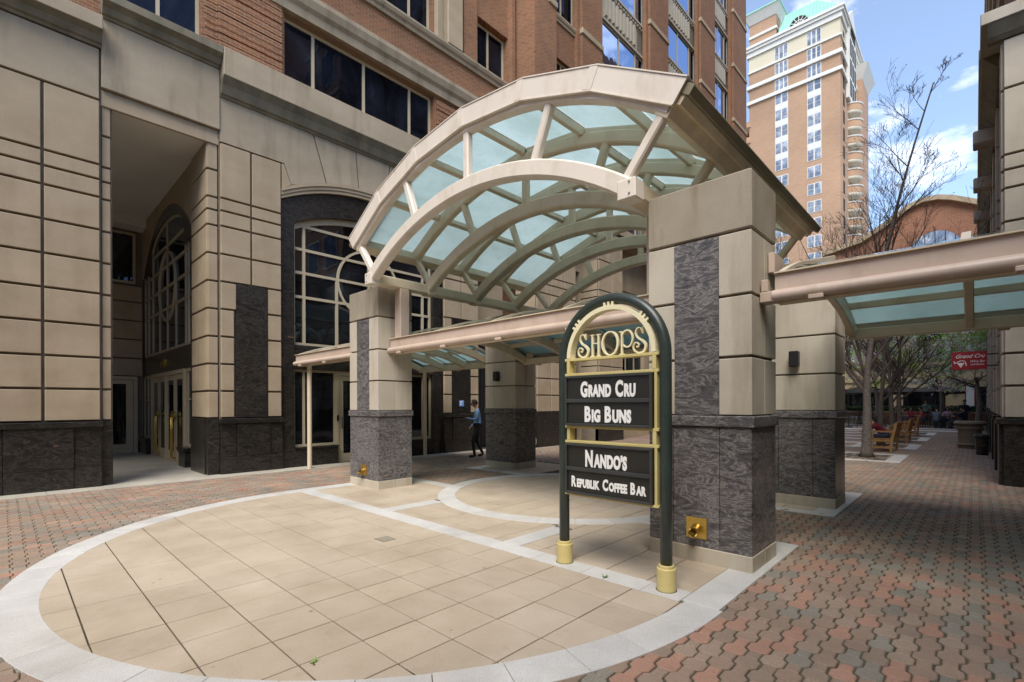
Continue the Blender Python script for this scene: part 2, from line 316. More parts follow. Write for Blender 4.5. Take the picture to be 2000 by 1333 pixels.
def setcol(me, cols):                            # one colour per face
    at = me.color_attributes.new('Col', 'FLOAT_COLOR', 'CORNER'); buf = []
    for p, c in zip(me.polygons, cols): buf += [c[0], c[1], c[2], 1.0]*p.loop_total
    at.data.foreach_set('color', buf)
def depth_px(x, y, z=0.0):
    q = Vector((x, y, z-1.6)); d = q.dot(CF)
    if d < 0.2: return d, 0, 0
    return d, 1000+FPX*q.dot(CR)/d, HOR-FPX*q.dot(CU)/d
# ================================================================ GROUND
XC, YC, RI, RO_ = -5.30, 3.80, 3.60, 3.90        # plaza circle
XA, XB = -9.20, -1.43                            # plaza sides
tag(obj('ground', MB().box(-400, 400, -60, 900, -0.5, -0.06), 'dirt'), kind='structure')
paving = struct_root('brick_paving')
obj('joint_sand', MB().box(-13.2, 3.2, -2.5, 15.3, -0.05, -0.012).box(-4.2, 1.4, 15.3, 25.0, -0.05, -0.012), 'bed', paving)
# far paving: procedural beyond the pieces one can tell apart
def farpave():
    m, nt, b = newmat('far_brick_paving'); g = nt.nodes.new('ShaderNodeNewGeometry')
    t = nd(nt, 'ShaderNodeTexBrick', Color1=(0.27, 0.155, 0.11, 1), Color2=(0.20, 0.165, 0.135, 1), Mortar=(0.13, 0.105, 0.08, 1), Scale=1.0, Mortar_Size=0.006, Brick_Width=0.235, Row_Height=0.114)
    mp = nt.nodes.new('ShaderNodeMapping'); mp.inputs['Rotation'].default_value = (0, 0, R_(90))
    nt.links.new(g.outputs['Position'], mp.inputs['Vector']); nt.links.new(mp.outputs['Vector'], t.inputs['Vector'])
    c = mul(nt, t.outputs['Color'], ramp(nt, [(0.3, (0.78,)*3), (0.7, (1.2,)*3)], noise(nt, 0.9)))
    nt.links.new(c, b.inputs['Base Color']); b.inputs['Roughness'].default_value = 0.85; return m
MT['farpave'] = farpave()
obj('distant_paving', MB().box(-40, -4.2, 15.3, 25, -0.05, -0.004).box(1.4, 25, 15.3, 25, -0.05, -0.004).box(-40, 25, 25, 60, -0.05, -0.004), 'farpave', paving)
obj('distant_paving', MB().box(3.2, 25, -20, 15.3, -0.05, -0.004), 'farpave', paving)
obj('distant_paving', MB().box(-13.2, 3.2, -20, -2.5, -0.05, -0.004), 'farpave', paving)
# keyhole pavers: octagon with a square tail
A, T, LY = 0.0660, 0.0378, 0.2353
KEY = [(-A,-T),(-T,-A),(T,-A),(A,-T),(A,T),(T,A),(T,LY-A-0.006),(-T,LY-A-0.006),(-T,A),(-A,T)]
def inset(poly, d):
    n = len(poly); out = []
    for i in range(n):
        p0, p, p1 = Vector(poly[i-1]), Vector(poly[i]), Vector(poly[(i+1) % n])
        e0 = (p-p0).normalized(); e1 = (p1-p).normalized(); n0 = Vector((-e0.y, e0.x)); n1 = Vector((-e1.y, e1.x)); b = (n0+n1)
        out.append(p+b*(d/max(0.3, 1+n0.dot(n1))))
    return out
OCT = [(-A,-T),(-T,-A),(T,-A),(A,-T),(A,T),(T,A),(-T,A),(-A,T)]; TAIL = [(-T, A+0.006), (T, A+0.006), (T, LY-A-0.006), (-T, LY-A-0.006)]
def paver_geo(cx, cy, dz, tx, ty):              # octagon and tail with a shallow false joint between them
    vs, fs = [], []
    for P in (OCT, TAIL):
        n = len(P); b = len(vs); K = inset(P, 0.0055)
        vs += [(cx+p.x, cy+p.y, dz+tx*p.x+ty*p.y) for p in K]+[(cx+p[0], cy+p[1], dz-0.006) for p in P]+[(cx+p[0], cy+p[1], -0.03) for p in P]
        fs += [tuple(b+i for i in range(n))]+[(b+k*n+i, b+(k+1)*n+i, b+(k+1)*n+(i+1) % n, b+k*n+(i+1) % n) for k in (0, 1) for i in range(n)]
    return vs, fs
PCOL = [((0.295, 0.175, 0.13), 3), ((0.275, 0.20, 0.155), 6), ((0.255, 0.195, 0.152), 6), ((0.205, 0.188, 0.158), 4), ((0.228, 0.198, 0.162), 5), ((0.29, 0.205, 0.148), 3), ((0.245, 0.183, 0.145), 4)]
PCL = [c for c, w in PCOL for _ in range(w)]
def pcol():
    c = random.choice(PCL); k = random.uniform(0.95, 1.22); return (c[0]*k*1.12, c[1]*k*1.10, c[2]*k*1.06)
def in_plaza(x, y):
    if y < YC: return (x-XC)**2+(y-YC)**2 < (RO_-0.10)**2
    if XA+0.1 < x < XB-0.1 and (y < 6.05 or y > 8.15) and y < 10.35: return True
    return (x-XC)**2+(y-7.07)**2 < 2.32**2
spots = []
nx0 = int(-13/0.114)
for i in range(nx0, int(3.1/0.114)):
    x = i*0.114
    for j in range(-9, 107):
        y = j*LY+(0.5*LY if i % 2 else 0)
        if x < -11.98 or (y > 15.2 and (x < -4.15 or x > 0.6)) or y > 24.9 or in_plaza(x, y): continue
        d, u, v = depth_px(x, y)
        if d < 0.8 or u < -260 or u > 2300 or v > 1600: continue
        spots.append((d, x, y, -60 < u < 2060 and v < 1360))
vis = sorted([s for s in spots if s[3]], key=lambda s: s[0])[:300]; vset = set((s[1], s[2]) for s in vis)
variants = []
for k in range(14):
    vs, fs = paver_geo(0, 0, 0, 0, 0); mb = MB().add(vs, fs); me = mesh('paver', mb); me.materials.append(MT['paver']); c = pcol(); setcol(me, [c]*len(fs)); variants.append(me)
for d, x, y, _ in vis:
    o = bpy.data.objects.new('paver', random.choice(variants)); COL.objects.link(o); o.parent = paving
    o.location = (x, y, random.uniform(-0.003, 0.0025)); o.rotation_euler = (random.gauss(0, 0.010), random.gauss(0, 0.010), random.gauss(0, 0.02))
mb = MB(); cols = []
for d, x, y, _ in spots:
    if (x, y) in vset: continue
    vs, fs = paver_geo(x+random.gauss(0, .0012), y+random.gauss(0, .0012), random.uniform(-0.003, 0.0025), random.gauss(0, 0.010), random.gauss(0, 0.010))
    mb.add(vs, fs); c = pcol(); cols += [c]*len(fs)
o = obj('paver_field', mb, 'paver', paving); setcol(o.data, cols); o['kind'] = 'stuff'
# plaza tiles and slabs
plaza = struct_root('plaza_floor')
circ = [(XC+3.62*math.cos(R_(180+180*i/40)), YC+3.62*math.sin(R_(180+180*i/40))) for i in range(41)]
def clip(poly, cpoly):                            # convex clip polygon, ccw
    out = list(poly)
    for i in range(len(cpoly)):
        a, b = cpoly[i], cpoly[(i+1) % len(cpoly)]; inp, out = out, []
        ins = lambda p: (b[0]-a[0])*(p[1]-a[1])-(b[1]-a[1])*(p[0]-a[0]) >= -1e-9
        for k in range(len(inp)):
            p, q = inp[k-1], inp[k]
            if ins(p) != ins(q):
                d1 = (b[0]-a[0])*(p[1]-a[1])-(b[1]-a[1])*(p[0]-a[0]); d2 = (b[0]-a[0])*(q[1]-a[1])-(b[1]-a[1])*(q[0]-a[0]); t = d1/(d1-d2)
                out.append((p[0]+(q[0]-p[0])*t, p[1]+(q[1]-p[1])*t))
            if ins(q): out.append(q)
        if not out: return []
    return out
def area(p): return abs(sum(p[i][0]*p[(i+1) % len(p)][1]-p[(i+1) % len(p)][0]*p[i][1] for i in range(len(p))))/2
def slab(name, poly, mat, z=0.004, gap=0.0055, par=None):
    if len(poly) < 3 or area(poly) < 0.0012: return
    q = [poly[0]]
    for p in poly[1:]:
        if (p[0]-q[-1][0])**2+(p[1]-q[-1][1])**2 > 1e-5: q.append(p)
    if (q[0][0]-q[-1][0])**2+(q[0][1]-q[-1][1])**2 < 1e-5: q.pop()
    if len(q) < 3: return
    z += random.uniform(-0.0012, 0.0012)
    a = inset(q, gap); b = inset(q, gap+0.003); n = len(q)
    mb = MB().add([(p.x, p.y, z) for p in b]+[(p.x, p.y, z-0.003) for p in a]+[(p.x, p.y, -0.04) for p in a], [tuple(range(n))]+[(k*n+i, (k+1)*n+i, (k+1)*n+(i+1) % n, k*n+(i+1) % n) for k in (0, 1) for i in range(n)])
    return obj(name, mb, mat, par or plaza)
TS = 0.4275
gx = [-9.01+TS*i for i in range(18)]
halfdisc = circ
for i in range(-1, 19):
    for j in range(0, 9):
        x0 = -5.565+TS*(i-9); y1 = 3.755-TS*j+0.06 if j else 3.755; y0 = 3.755-TS*(j+1)+0.06
        p = clip([(x0, y0), (x0+TS, y0), (x0+TS, y1), (x0, y1)], halfdisc)
        if p: slab('tile', p, 'tile')
# ring of white granite slabs
seg = 26
for k in range(seg):
    a0, a1 = R_(180+180*k/seg), R_(180+180*(k+1)/seg); n = 3
    p = [(XC+RO_*math.cos(a0+(a1-a0)*t/n), YC+RO_*math.sin(a0+(a1-a0)*t/n)) for t in range(n+1)]
    p = p+[(XC+RI*math.cos(a0+(a1-a0)*t/n), YC+RI*math.sin(a0+(a1-a0)*t/n)) for t in range(n, -1, -1)]
    slab('border_slab', p, 'kerb', 0.006, 0.0025)
def rect(name, x0, x1, y0, y1, mat, z=0.004, gap=0.0055): return slab(name, [(x0, y0), (x1, y0), (x1, y1), (x0, y1)], mat, z, gap)
# band across, side borders
bx = [-8.90+0.62*i for i in range(12)]+[-1.73]
for a, b in zip(bx, bx[1:]): rect('border_slab', a, b, 3.755, 4.005, 'kerb', 0.005, 0.0025)
for s0, s1 in ((XA, -8.90), (-1.73, XB)):
    for y0, y1 in ((3.80, 4.80), (4.80, 6.15), (8.0, 9.2), (9.2, 10.42)): rect('border_slab', s0, s1, y0, y1, 'kerb', 0.005, 0.0025)
for y0, y1 in ((5.90, 6.15), (8.0, 8.25)):
    for s in (1, -1):
        for a, b in ((1.95, 2.75), (2.75, 3.60)): rect('border_slab', XC+min(s*a, s*b), XC+max(s*a, s*b), y0, y1, 'kerb', 0.0035, 0.0025)
for a in (-6.55, -3.98): rect('border_slab', a, a+0.27, 4.005, 4.95, 'kerb', 0.0055, 0.0025)
# small circle
ring = 28
for k in range(ring):
    a0, a1 = R_(360*k/ring), R_(360*(k+1)/ring); pr = []
    for rr, ts in ((2.36, (0, 1, 2)), (2.06, (2, 1, 0))): pr += [(XC+rr*math.cos(a0+(a1-a0)*t/2), 7.07+rr*math.sin(a0+(a1-a0)*t/2)) for t in ts]
    slab('border_slab', pr, 'kerb', 0.0065, 0.0025)
disc = [(XC+2.06*math.cos(6.28318*i/48), 7.07+2.06*math.sin(6.28318*i/48)) for i in range(48)]
for i in range(-5, 5):
    for j in range(-5, 5):
        p = clip([(XC+TS*i, 7.07+TS*j), (XC+TS*(i+1), 7.07+TS*j), (XC+TS*(i+1), 7.07+TS*(j+1)), (XC+TS*i, 7.07+TS*(j+1))], disc)
        if p: slab('tile', p, 'tile', 0.005, 0.006)
# front and rear tiled pads between the pillars (the ring lies over them)
ys = [4.005, 4.16, 4.59, 5.02, 5.45, 5.90]
xs = [-8.90, -8.56, -8.13, -7.70, -7.27, -6.84, -6.55, -6.28, -5.84, -5.41, -4.98, -4.55, -4.12, -3.98, -3.71, -3.44, -3.01, -2.58, -2.15, -1.73]
for a, b in zip(xs, xs[1:]):
    for c, d in zip(ys, ys[1:]):
        if (a == -6.55 or a == -3.98) and d <= 5.03: continue
        if c >= 5.02 and b-a < 0.2: continue
        far = max((x-XC)**2+(y-7.07)**2 for x in (a, b) for y in (c, d))
        if far < 2.1**2: continue
        rect('tile', a, b, c, d, 'tile', 0.002)
        if a < -7.5 or a > -3.2: rect('tile', a, b, 14.07-d+0.08, 14.07-c+0.08, 'tile', 0.002)
obj('tile_bed', MB().prism([(x, y) for x, y in [(XC+3.75*math.cos(R_(180+180*i/40)), YC+3.75*math.sin(R_(180+180*i/40))) for i in range(41)]], 'z', -0.04, -0.008), 'tilebed', plaza)
obj('tile_bed', MB().box(-9.05, -1.55, 3.8, 6.05, -0.04, -0.0075), 'tilebed', plaza)
obj('tile_bed', MB().box(-9.05, -1.55, 8.05, 10.35, -0.04, -0.0075), 'tilebed', plaza)
obj('tile_bed', MB().lathe([(2.2, -0.04), (2.2, -0.007)], (XC, 7.07, 0), 40), 'tilebed', plaza)
# entrance strip beside the facade and portico floor
strip = struct_root('facade_pavement')
yb = [-9.0, -5.0, -2.5, -0.6, 0.55, 1.6, 3.15, 4.8, 7.3, 9.9, 11.4, 13.4]
for a, b in zip(yb, yb[1:]): slab('concrete_slab', [(-12.5, a), (-11.93, a), (-11.93, b), (-12.5, b)], 'concrete', 0.008, 0.003, strip)
slab('concrete_slab', [(-20.6, -9.2), (-12.5, -9.2), (-12.5, 3.4), (-20.6, 3.4)], 'concrete', 0.008, 0.002, strip)
# drain grate
dr = thing('drain_grate', (-5.06, 3.12, 0), 'small square metal drain set in the beige plaza tiles', 'drain')
obj('grate_frame', MB().box(-5.165, -4.955, 3.035, 3.205, 0.0, 0.0062), 'eave', dr)
mb = MB()
for i in range(8): mb.box(-5.15+i*0.024, -5.137+i*0.024, 3.05, 3.19, 0.0065, 0.0085)
for i in range(8): obj('bar', MB().box(-5.15+i*0.024, -5.137+i*0.024, 3.05, 3.19, 0.0065, 0.0095), 'taupe', dr)
# ================================================================ LEFT OFFICE BUILDING
XF = -12.45
J = [1.29, 1.91, 2.53, 3.16, 3.79, 4.42, 5.05, 5.69, 6.04, 6.33, 7.60]
bld = thing('office_building', (-13.0, 5, 0), 'long brick office building with beige stone base and dark granite plinth along the left', 'building')
G = 0.023
def stone(y0, y1, z0, z1, x=XF, d=0.075, mat='stone', name='stone_panel', g=G, par=None):
    return obj(name, MB().cbox(x-d, x, y0+g, y1-g, z0+g, z1-g, 0.008), mat, par or bld)
def stone_y(x0, x1, z0, z1, y, d=0.05, mat='stone', name='stone_panel', g=G):     # faces -y
    return obj(name, MB().cbox(x0+g, x1-g, y, y+d, z0+g, z1-g, 0.008), mat, bld)
def wallx(x, y0, y1, z0, z1, holes, depth, mat, name, par=None):
    ys = sorted({y0, y1, *[v for h in holes for v in h[:2]]}); zs = sorted({z0, z1, *[v for h in holes for v in h[2:]]}); mb = MB()
    for a, b in zip(ys, ys[1:]):
        for c, d in zip(zs, zs[1:]):
            if any(h[0] <= a and b <= h[1] and h[2] <= c and d <= h[3] for h in holes): continue
            mb.add([(x, a, c), (x, b, c), (x, b, d), (x, a, d)], [(0, 1, 2, 3)])
    for a, b, c, d in holes:
        q = x-depth
        mb.add([(x, a, c), (x, b, c), (x, b, d), (x, a, d), (q, a, c), (q, b, c), (q, b, d), (q, a, d)], [(0, 4, 5, 1), (1, 5, 6, 2), (2, 6, 7, 3), (3, 7, 4, 0)])
    return obj(name, mb, mat, par or bld)
def winx(x, y0, y1, z0, z1, my=(), mz=(), fw=0.06, glass='glass', frame='cream', par=None, fd=0.07):
    par = par or bld; mb = MB()
    mb.box(x-fd, x, y0, y1, z0, z0+fw).box(x-fd, x, y0, y1, z1-fw, z1).box(x-fd, x, y0, y0+fw, z0+fw, z1-fw).box(x-fd, x, y1-fw, y1, z0+fw, z1-fw)
    for m in my: mb.box(x-fd, x-0.002, m-fw/2, m+fw/2, z0+fw, z1-fw)
    for m in mz: mb.box(x-fd, x-0.004, y0+fw, y1-fw, m-fw/2, m+fw/2)
    w = obj('window', mb, frame, par)
    yy = [y0]+list(my)+[y1]; zz = [z0]+list(mz)+[z1]
    for a, b in zip(yy, yy[1:]):
        for c, d in zip(zz, zz[1:]): obj('pane', MB().box(x-fd+0.01, x-fd*0.5, a+0.01, b-0.01, c+0.01, d-0.01), glass, w)
    return w
# backing walls (joints show them)
wallx(XF-0.065, -0.88, 1.36, 1.25, 8.7, [], 0.1, 'joint', 'wall_backing')
wallx(XF-0.065, 3.42, 4.80, 1.25, 7.7, [], 0.1, 'joint', 'wall_backing')
wallx(XF-0.065, 9.88, 11.40, 1.25, 8.7, [], 0.1, 'joint', 'wall_backing')
obj('wall_backing', MB().box(XF-0.2, XF-0.13, 1.3, 1.535, 0, 7.7), 'joint', bld)
obj('wall_backing', MB().box(-13.84, XF-0.13, 3.235, 3.44, 0, 7.75), 'joint', bld)
obj('wall_backing', MB().box(XF-0.6, XF-0.039, 3.40, 11.40, 7.70, 9.0), 'joint', bld)
# pier A
for a, b in ((-0.86, 0.52), (0.52, 1.35)):
    for z0, z1 in zip(J, J[1:]): stone(a, b, z0, z1)
stone(-0.86, 1.35, 7.60, 8.62, mat='stone_top'); stone(-9.2, -0.88, 7.60, 8.62, mat='stone_top'); obj('wall_backing', MB().box(XF-0.4, XF-0.07, -0.87, 1.34, 0, 7.7), 'stone', bld)
Jr = J[:-1]+[6.95, 7.60]
for z0, z1 in zip(Jr, Jr[1:]):
    stone(1.35, 1.53, z0, z1, XF-0.085); stone(3.19, 3.43, z0, z1, XF-0.085)
    stone_y(-13.84, XF-0.085, z0, z1, 3.19)
def cornice(y0, y1, za, zb, zc, x=XF, p=0.28, mat='cornice'):
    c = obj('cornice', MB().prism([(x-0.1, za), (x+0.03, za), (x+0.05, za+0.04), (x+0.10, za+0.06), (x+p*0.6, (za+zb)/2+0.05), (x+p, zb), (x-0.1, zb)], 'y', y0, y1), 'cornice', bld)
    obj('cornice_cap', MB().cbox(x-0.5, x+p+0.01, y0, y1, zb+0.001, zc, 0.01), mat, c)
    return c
cornice(-9.2, 1.36, 8.62, 8.85, 9.12, mat='stone_top')
# bay over the portico
stone(1.36, 3.43, 7.53, 7.85, XF-0.05, name='lintel', g=0.0)
stone(1.36, 3.43, 7.86, 9.22, XF+0.03, d=0.15, mat='stone_top', g=0.0)
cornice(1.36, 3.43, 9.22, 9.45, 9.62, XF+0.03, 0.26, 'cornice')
# pier B
for z0, z1 in zip(J, J[1:]):
    if z1 <= 4.43:
        stone(3.43, 3.74 if z1 < 4.4 else 3.80, z0, z1); stone(4.45, 4.80, z0, z1)
    elif z1 == 7.60:
        stone(3.43, 4.10, z0, z1); stone(4.10, 4.80, z0, z1)
    else:
        stone(3.43, 4.10, z0, z1); stone(4.10, 4.80, z0, z1)
obj('granite_panel', MB().cbox(XF-0.05, XF+0.012, 3.755, 4.445, 1.30, 4.42, 0.004), 'granite2', bld)
# granite plinths with ledges
def plinth(y0, y1, joints, x=XF, h=1.17, top=1.28, name='granite_panel'):
    yy = [y0]+list(joints)+[y1]
    for i, (a, b) in enumerate(zip(yy, yy[1:])):
        rec = 0.035 if i % 2 == 0 and len(yy) > 2 else 0.0
        obj(name, MB().cbox(x-0.1, x+0.05-rec, a+0.003, b-0.003, 0.40, h, 0.003), 'granite2', bld); obj(name, MB().cbox(x-0.1, x+0.045, a+0.003, b-0.003, -0.03, 0.396, 0.003), 'granite2', bld)
    obj('ledge', MB().cbox(x-0.1, x+0.085, y0-0.02, y1+0.02, h+0.003, top, 0.008), 'granite2', bld)
plinth(-0.86, 1.35, (0.0, 0.94)); plinth(3.43, 4.80, (3.76, 4.5))
for a, b, x in ((1.352, 1.53, XF-0.06), (3.19, 3.428, XF-0.06)): obj('granite_panel', MB().cbox(x-0.15, x, a, b, -0.03, 1.285, 0.003), 'granite2', bld)
obj('granite_panel', MB().cbox(-13.84, XF-0.215, 3.165, 3.30, -0.03, 1.285, 0.003), 'granite2', bld)
# arched window bay
YM = 7.34
def arc_pts(half, spring, apex, n=18, y0=None, y1=None):
    sag = apex-spring; Rr = (half*half+sag*sag)/(2*sag); zc = apex-Rr; a = y0 if y0 is not None else YM-half; b = y1 if y1 is not None else YM+half
    return [(a+(b-a)*i/n, zc+math.sqrt(Rr*Rr-(a+(b-a)*i/n-YM)**2)) for i in range(n+1)]
AT = lambda y0, y1, n=8: arc_pts(2.54, 6.99, 7.66, n, y0, y1)
jn = [(4.85, 7.62, 5.03), (5.60, 8.62, 5.95), (6.80, 8.62, 6.885)]
jn = [(3.43, 8.62, None)]+jn[:]+[(2*YM-a, z, 2*YM-c) for a, z, c in jn[::-1]]+[(11.40, 8.62, None)]
def vouss(poly): return obj('stone_panel', MB().prism(poly, 'x', XF-0.08, XF-0.002), 'stone_top', bld)
e = 0.018
vouss([(3.44, 7.615), (4.86, 7.615), (5.04, 7.14)]+AT(5.06, 5.95-e, 6)[1:]+[(5.60-e, 8.62), (3.44, 8.62)])
vouss(AT(5.95+e, 6.885-e, 6)+[(6.80-e, 8.62), (5.60+e, 8.62)])
vouss(AT(6.885+e, 2*YM-6.885-e, 6)+[(2*YM-6.80-e, 8.62), (6.80+e, 8.62)])
mir = lambda P: [(2*YM-y, z) for y, z in P][::-1]
vouss(mir(AT(5.95+e, 6.885-e, 6)+[(6.80-e, 8.62), (5.60+e, 8.62)]))
vouss([(2*YM-5.60+e, 8.62)]+AT(2*YM-5.95+e, 2*YM-5.06, 6)[:-1]+[(2*YM-5.04, 7.14), (2*YM-4.86, 7.615), (11.39, 7.615), (11.39, 8.62)])
obj('stone_panel', MB().prism([(4.805, 6.99), (5.03, 7.13), (4.85, 7.59), (4.805, 7.59)], 'x', XF-0.04, XF-0.004), 'stone', bld)
obj('stone_panel', MB().prism(mir([(4.805, 6.99), (5.03, 7.13), (4.85, 7.59), (4.805, 7.59)]), 'x', XF-0.04, XF-0.004), 'stone', bld)
for k, (dz, px) in enumerate(((0.0, 0.015), (0.085, -0.01), (0.17, -0.035))):
    up = arc_pts(2.54, 6.99-dz, 7.66-dz, 20); lo = arc_pts(2.54, 6.99-dz-0.083, 7.66-dz-0.083, 20)
    obj('arch_moulding', MB().prism(lo+up[::-1], 'x', XF-0.25, XF+px), 'stone', bld)
ou = arc_pts(2.54, 6.735, 7.405, 20); inn = arc_pts(2.19, 6.26, 6.78, 20)
obj('granite_arch', MB().prism(inn+ou[::-1], 'x', XF-0.30, XF-0.12), 'granite2', bld)
for a, b in ((4.80, 5.15), (9.53, 9.88)):
    zt = 6.26 if a < 5 else 6.26
    for z0, z1 in ((-0.03, 0.4), (0.4, 2.5), (2.5, 4.4), (4.4, 6.262)):
        obj('granite_panel', MB().cbox(XF-0.30, XF-0.12, a, b, z0+0.003, z1-0.003, 0.003), 'granite2', bld)
obj('granite_panel', MB().prism([(4.80, 6.262), (5.15, 6.262), (4.80, 6.735)], 'x', XF-0.30, XF-0.125), 'granite2', bld)
obj('granite_panel', MB().prism(mir([(4.80, 6.262), (5.15, 6.262), (4.80, 6.735)]), 'x', XF-0.30, XF-0.125), 'granite2', bld)
def arch_window(par, X, mid, f, ring_c, zs_lo):
    pass
XW = XF-0.25
aw = obj('arched_window', MB().prism(arc_pts(2.19, 6.10, 6.62, 20)+arc_pts(2.19, 6.26, 6.78, 20)[::-1], 'x', XW-0.08, XW), 'cream', bld)
fr = MB(); ztop = lambda y: arc_pts(2.19, 6.26, 6.78, 2, y-0.001, y+0.001)[1][1]
for y in (5.185, 5.455, 9.225, 9.495): fr.box(XW-0.06, XW-0.003, y-0.035, y+0.035, 3.15, ztop(y)-0.1)
for y in (6.36, 8.32): fr.box(XW-0.06, XW-0.003, y-0.035, y+0.035, 3.15, 5.06)
fr.box(XW-0.06, XW-0.004, YM-0.035, YM+0.035, 3.15, 6.65)
for z in (3.17, 4.40, 5.03, 5.64): fr.box(XW-0.06, XW-0.005, 5.15, 9.53, z-0.035, z+0.035)
fr.box(XW-0.06, XW-0.005, 5.455, 9.225, 6.22, 6.29)
obj('mullion', fr, 'cream', aw)
obj('round_tracery', MB().sweep([(XW-0.03, YM+0.95*math.cos(6.28318*i/40), 5.03+0.95*math.sin(6.28318*i/40)) for i in range(40)], (1, 0, 0), 0.028, 0.032, closed=True), 'cream', aw)
yc = [5.15, 5.455, 6.36, YM, 8.32, 9.225, 9.53]; zc = [3.15, 4.40, 5.03, 5.64, 6.255]
for a, b in zip(yc, yc[1:]):
    for c, d in zip(zc, zc[1:]): obj('pane', MB().box(XW-0.075, XW-0.05+random.uniform(-0.004, 0.004), a, b, c, d), 'glass', aw)
for a, b in zip(yc, yc[1:]):
    obj('pane', MB().prism([(a, 6.255), (b, 6.255)]+arc_pts(2.19, 6.26, 6.78, 6, a, b)[::-1], 'x', XW-0.075, XW-0.05), 'glass', aw)
# granite transom and shop front below
obj('granite_panel', MB().cbox(XF-0.30, XF-0.14, 5.15, 9.53, 2.52, 3.13, 0.003), 'granite2', bld)
winx(XW, 5.15, 6.32, 0.50, 2.51, (5.44,), (), 0.06); winx(XW, 8.38, 9.53, 0.50, 2.51, (9.22,), (), 0.06)
for a, b in ((5.15, 6.33), (8.37, 9.53)):
    obj('granite_panel', MB().cbox(XF-0.30, XF-0.13, a, b, -0.03, 0.44, 0.003), 'granite2', bld); obj('sill', MB().cbox(XF-0.31, XF-0.10, a, b, 0.443, 0.50, 0.005), 'granite2', bld)
def glass_door(x, y0, y1, z1, par):
    d = obj('door', MB().box(x-0.06, x, y0, y0+0.13, 0, z1).box(x-0.06, x, y1-0.13, y1, 0, z1).box(x-0.06, x, y0+0.13, y1-0.13, 0, 0.24).box(x-0.06, x, y0+0.13, y1-0.13, z1-0.13, z1), 'cream', par)
    obj('pane', MB().box(x-0.04, x-0.02, y0+0.12, y1-0.12, 0.22, z1-0.12), 'glass', d)
    obj('handle', MB().tube([(x, y0+0.07, 0.95), (x+0.06, y0+0.07, 0.95), (x+0.06, y0+0.07, 1.25), (x, y0+0.07, 1.25)], 0.012, 6), 'black', d); return d
glass_door(XW, 6.40, 7.33, 2.38, bld); glass_door(XW, 7.35, 8.30, 2.38, bld)
obj('door_frame', MB().box(XW-0.09, XW+0.02, 6.32, 6.395, 0, 2.51).box(XW-0.09, XW+0.02, 8.305, 8.38, 0, 2.51).box(XW-0.09, XW+0.02, 6.395, 8.305, 2.39, 2.51), 'cream', bld)
obj('card_reader', MB().cbox(XW+0.02, XW+0.05, 6.33, 6.385, 1.15, 1.30, 0.004), 'black', bld)
# bay C and beyond
for z0, z1 in zip(J, J[1:]):
    if z1 <= 4.43:
        stone(9.88, 10.22, z0, z1); stone(11.02, 11.40, z0, z1)
    else:
        stone(9.88, 10.62, z0, z1); stone(10.62, 11.40, z0, z1)
obj('granite_panel', MB().cbox(XF-0.05, XF+0.012, 10.235, 11.005, 1.30, 4.42, 0.004), 'granite2', bld)
plinth(9.88, 11.40, (10.2, 11.05))
cornice(3.44, 11.40, 8.62, 9.0, 9.63, XF, 0.30, 'stone_top')
wallx(-13.3, 11.40, 13.44, 0, 9.63, [(11.75, 12.55, 5.25, 6.45)], 0.12, 'stone', 'recess_wall')
winx(-13.38, 11.75, 12.55, 5.25, 6.45, (12.15,), (), 0.06)
obj('recess_wall', MB().box(-13.3, XF-0.05, 11.30, 11.40, 0, 9.6), 'stone', bld)
gt = obj('service_grille', MB().box(-13.25, -13.2, 11.42, 13.42, 0.02, 4.2), 'dark', bld)
for i in range(14): obj('bar', MB().box(-13.2, -13.17, 11.45+i*0.145, 11.47+i*0.145, 0.02, 4.2), 'black', gt)
obj('cornice', MB().box(-13.35, XF+0.1, 11.40, 13.40, 9.0, 9.62), 'stone_top', bld)
# portico interior
PY = 3.30
def facey(x0, x1, z0, z1, mat, name, y=PY, t=0.06): return obj(name, MB().box(x0, x1, y, y+t, z0, z1), mat, bld)
XM = -17.25
def arcx(half, spring, apex, n=18):
    sag = apex-spring; Rr = (half*half+sag*sag)/(2*sag); zc = apex-Rr
    return [(XM-half+2*half*i/n, zc+math.sqrt(Rr*Rr-(-half+2*half*i/n)**2)) for i in range(n+1)]
gi = arcx(3.22, 5.85, 7.35, 22)
obj('stone_panel', MB().prism([(-20.52, 7.75), (-20.52, 5.85)]+gi+[(-13.84, 5.85), (-13.84, 7.75)], 'y', PY, PY+0.1), 'stone', bld)
wi = [(-20.44, 5.86), (-19.2, 5.86), (-19.2, 6.42)]+[(XM+2.02*math.cos(R_(180-180*i/16)), 6.40+0.62*math.sin(R_(180-180*i/16))) for i in range(1, 16)]+[(-15.15, 6.42), (-15.15, 5.86), (-14.48, 5.86)]
obj('granite_arch', MB().prism([(XM-3.22, 5.85)]+wi[:]+[(XM+3.22, 5.85)]+gi[::-1][1:-1], 'y', PY+0.02, PY+0.12), 'granite2', bld)
facey(-14.48, -13.84, 0, 5.86, 'granite2', 'granite_panel', PY+0.015); facey(-20.52, -20.44, 0, 5.86, 'granite2', 'granite_panel', PY+0.015)
facey(-20.44, -14.48, 2.56, 3.16, 'granite2', 'granite_panel', PY+0.02)
pw = obj('arched_window', MB().box(-20.44, -14.48, PY+0.05, PY+0.12, 3.16, 3.25), 'cream', bld); fr = MB()
for x in (-20.40, -19.85, -19.2, -15.15, -14.86, -14.52): fr.box(x-0.035, x+0.035, PY+0.05, PY+0.11, 3.2, 5.9 if abs(x-XM) > 2.2 else 6.45)
for x in (XM-1.02, XM, XM+1.02): fr.box(x-0.03, x+0.03, PY+0.055, PY+0.11, 3.2, 6.95 if x == XM else 5.1)
for z in (4.45, 5.08, 5.70): fr.box(-20.44, -14.48, PY+0.052, PY+0.11, z-0.03, z+0.03)
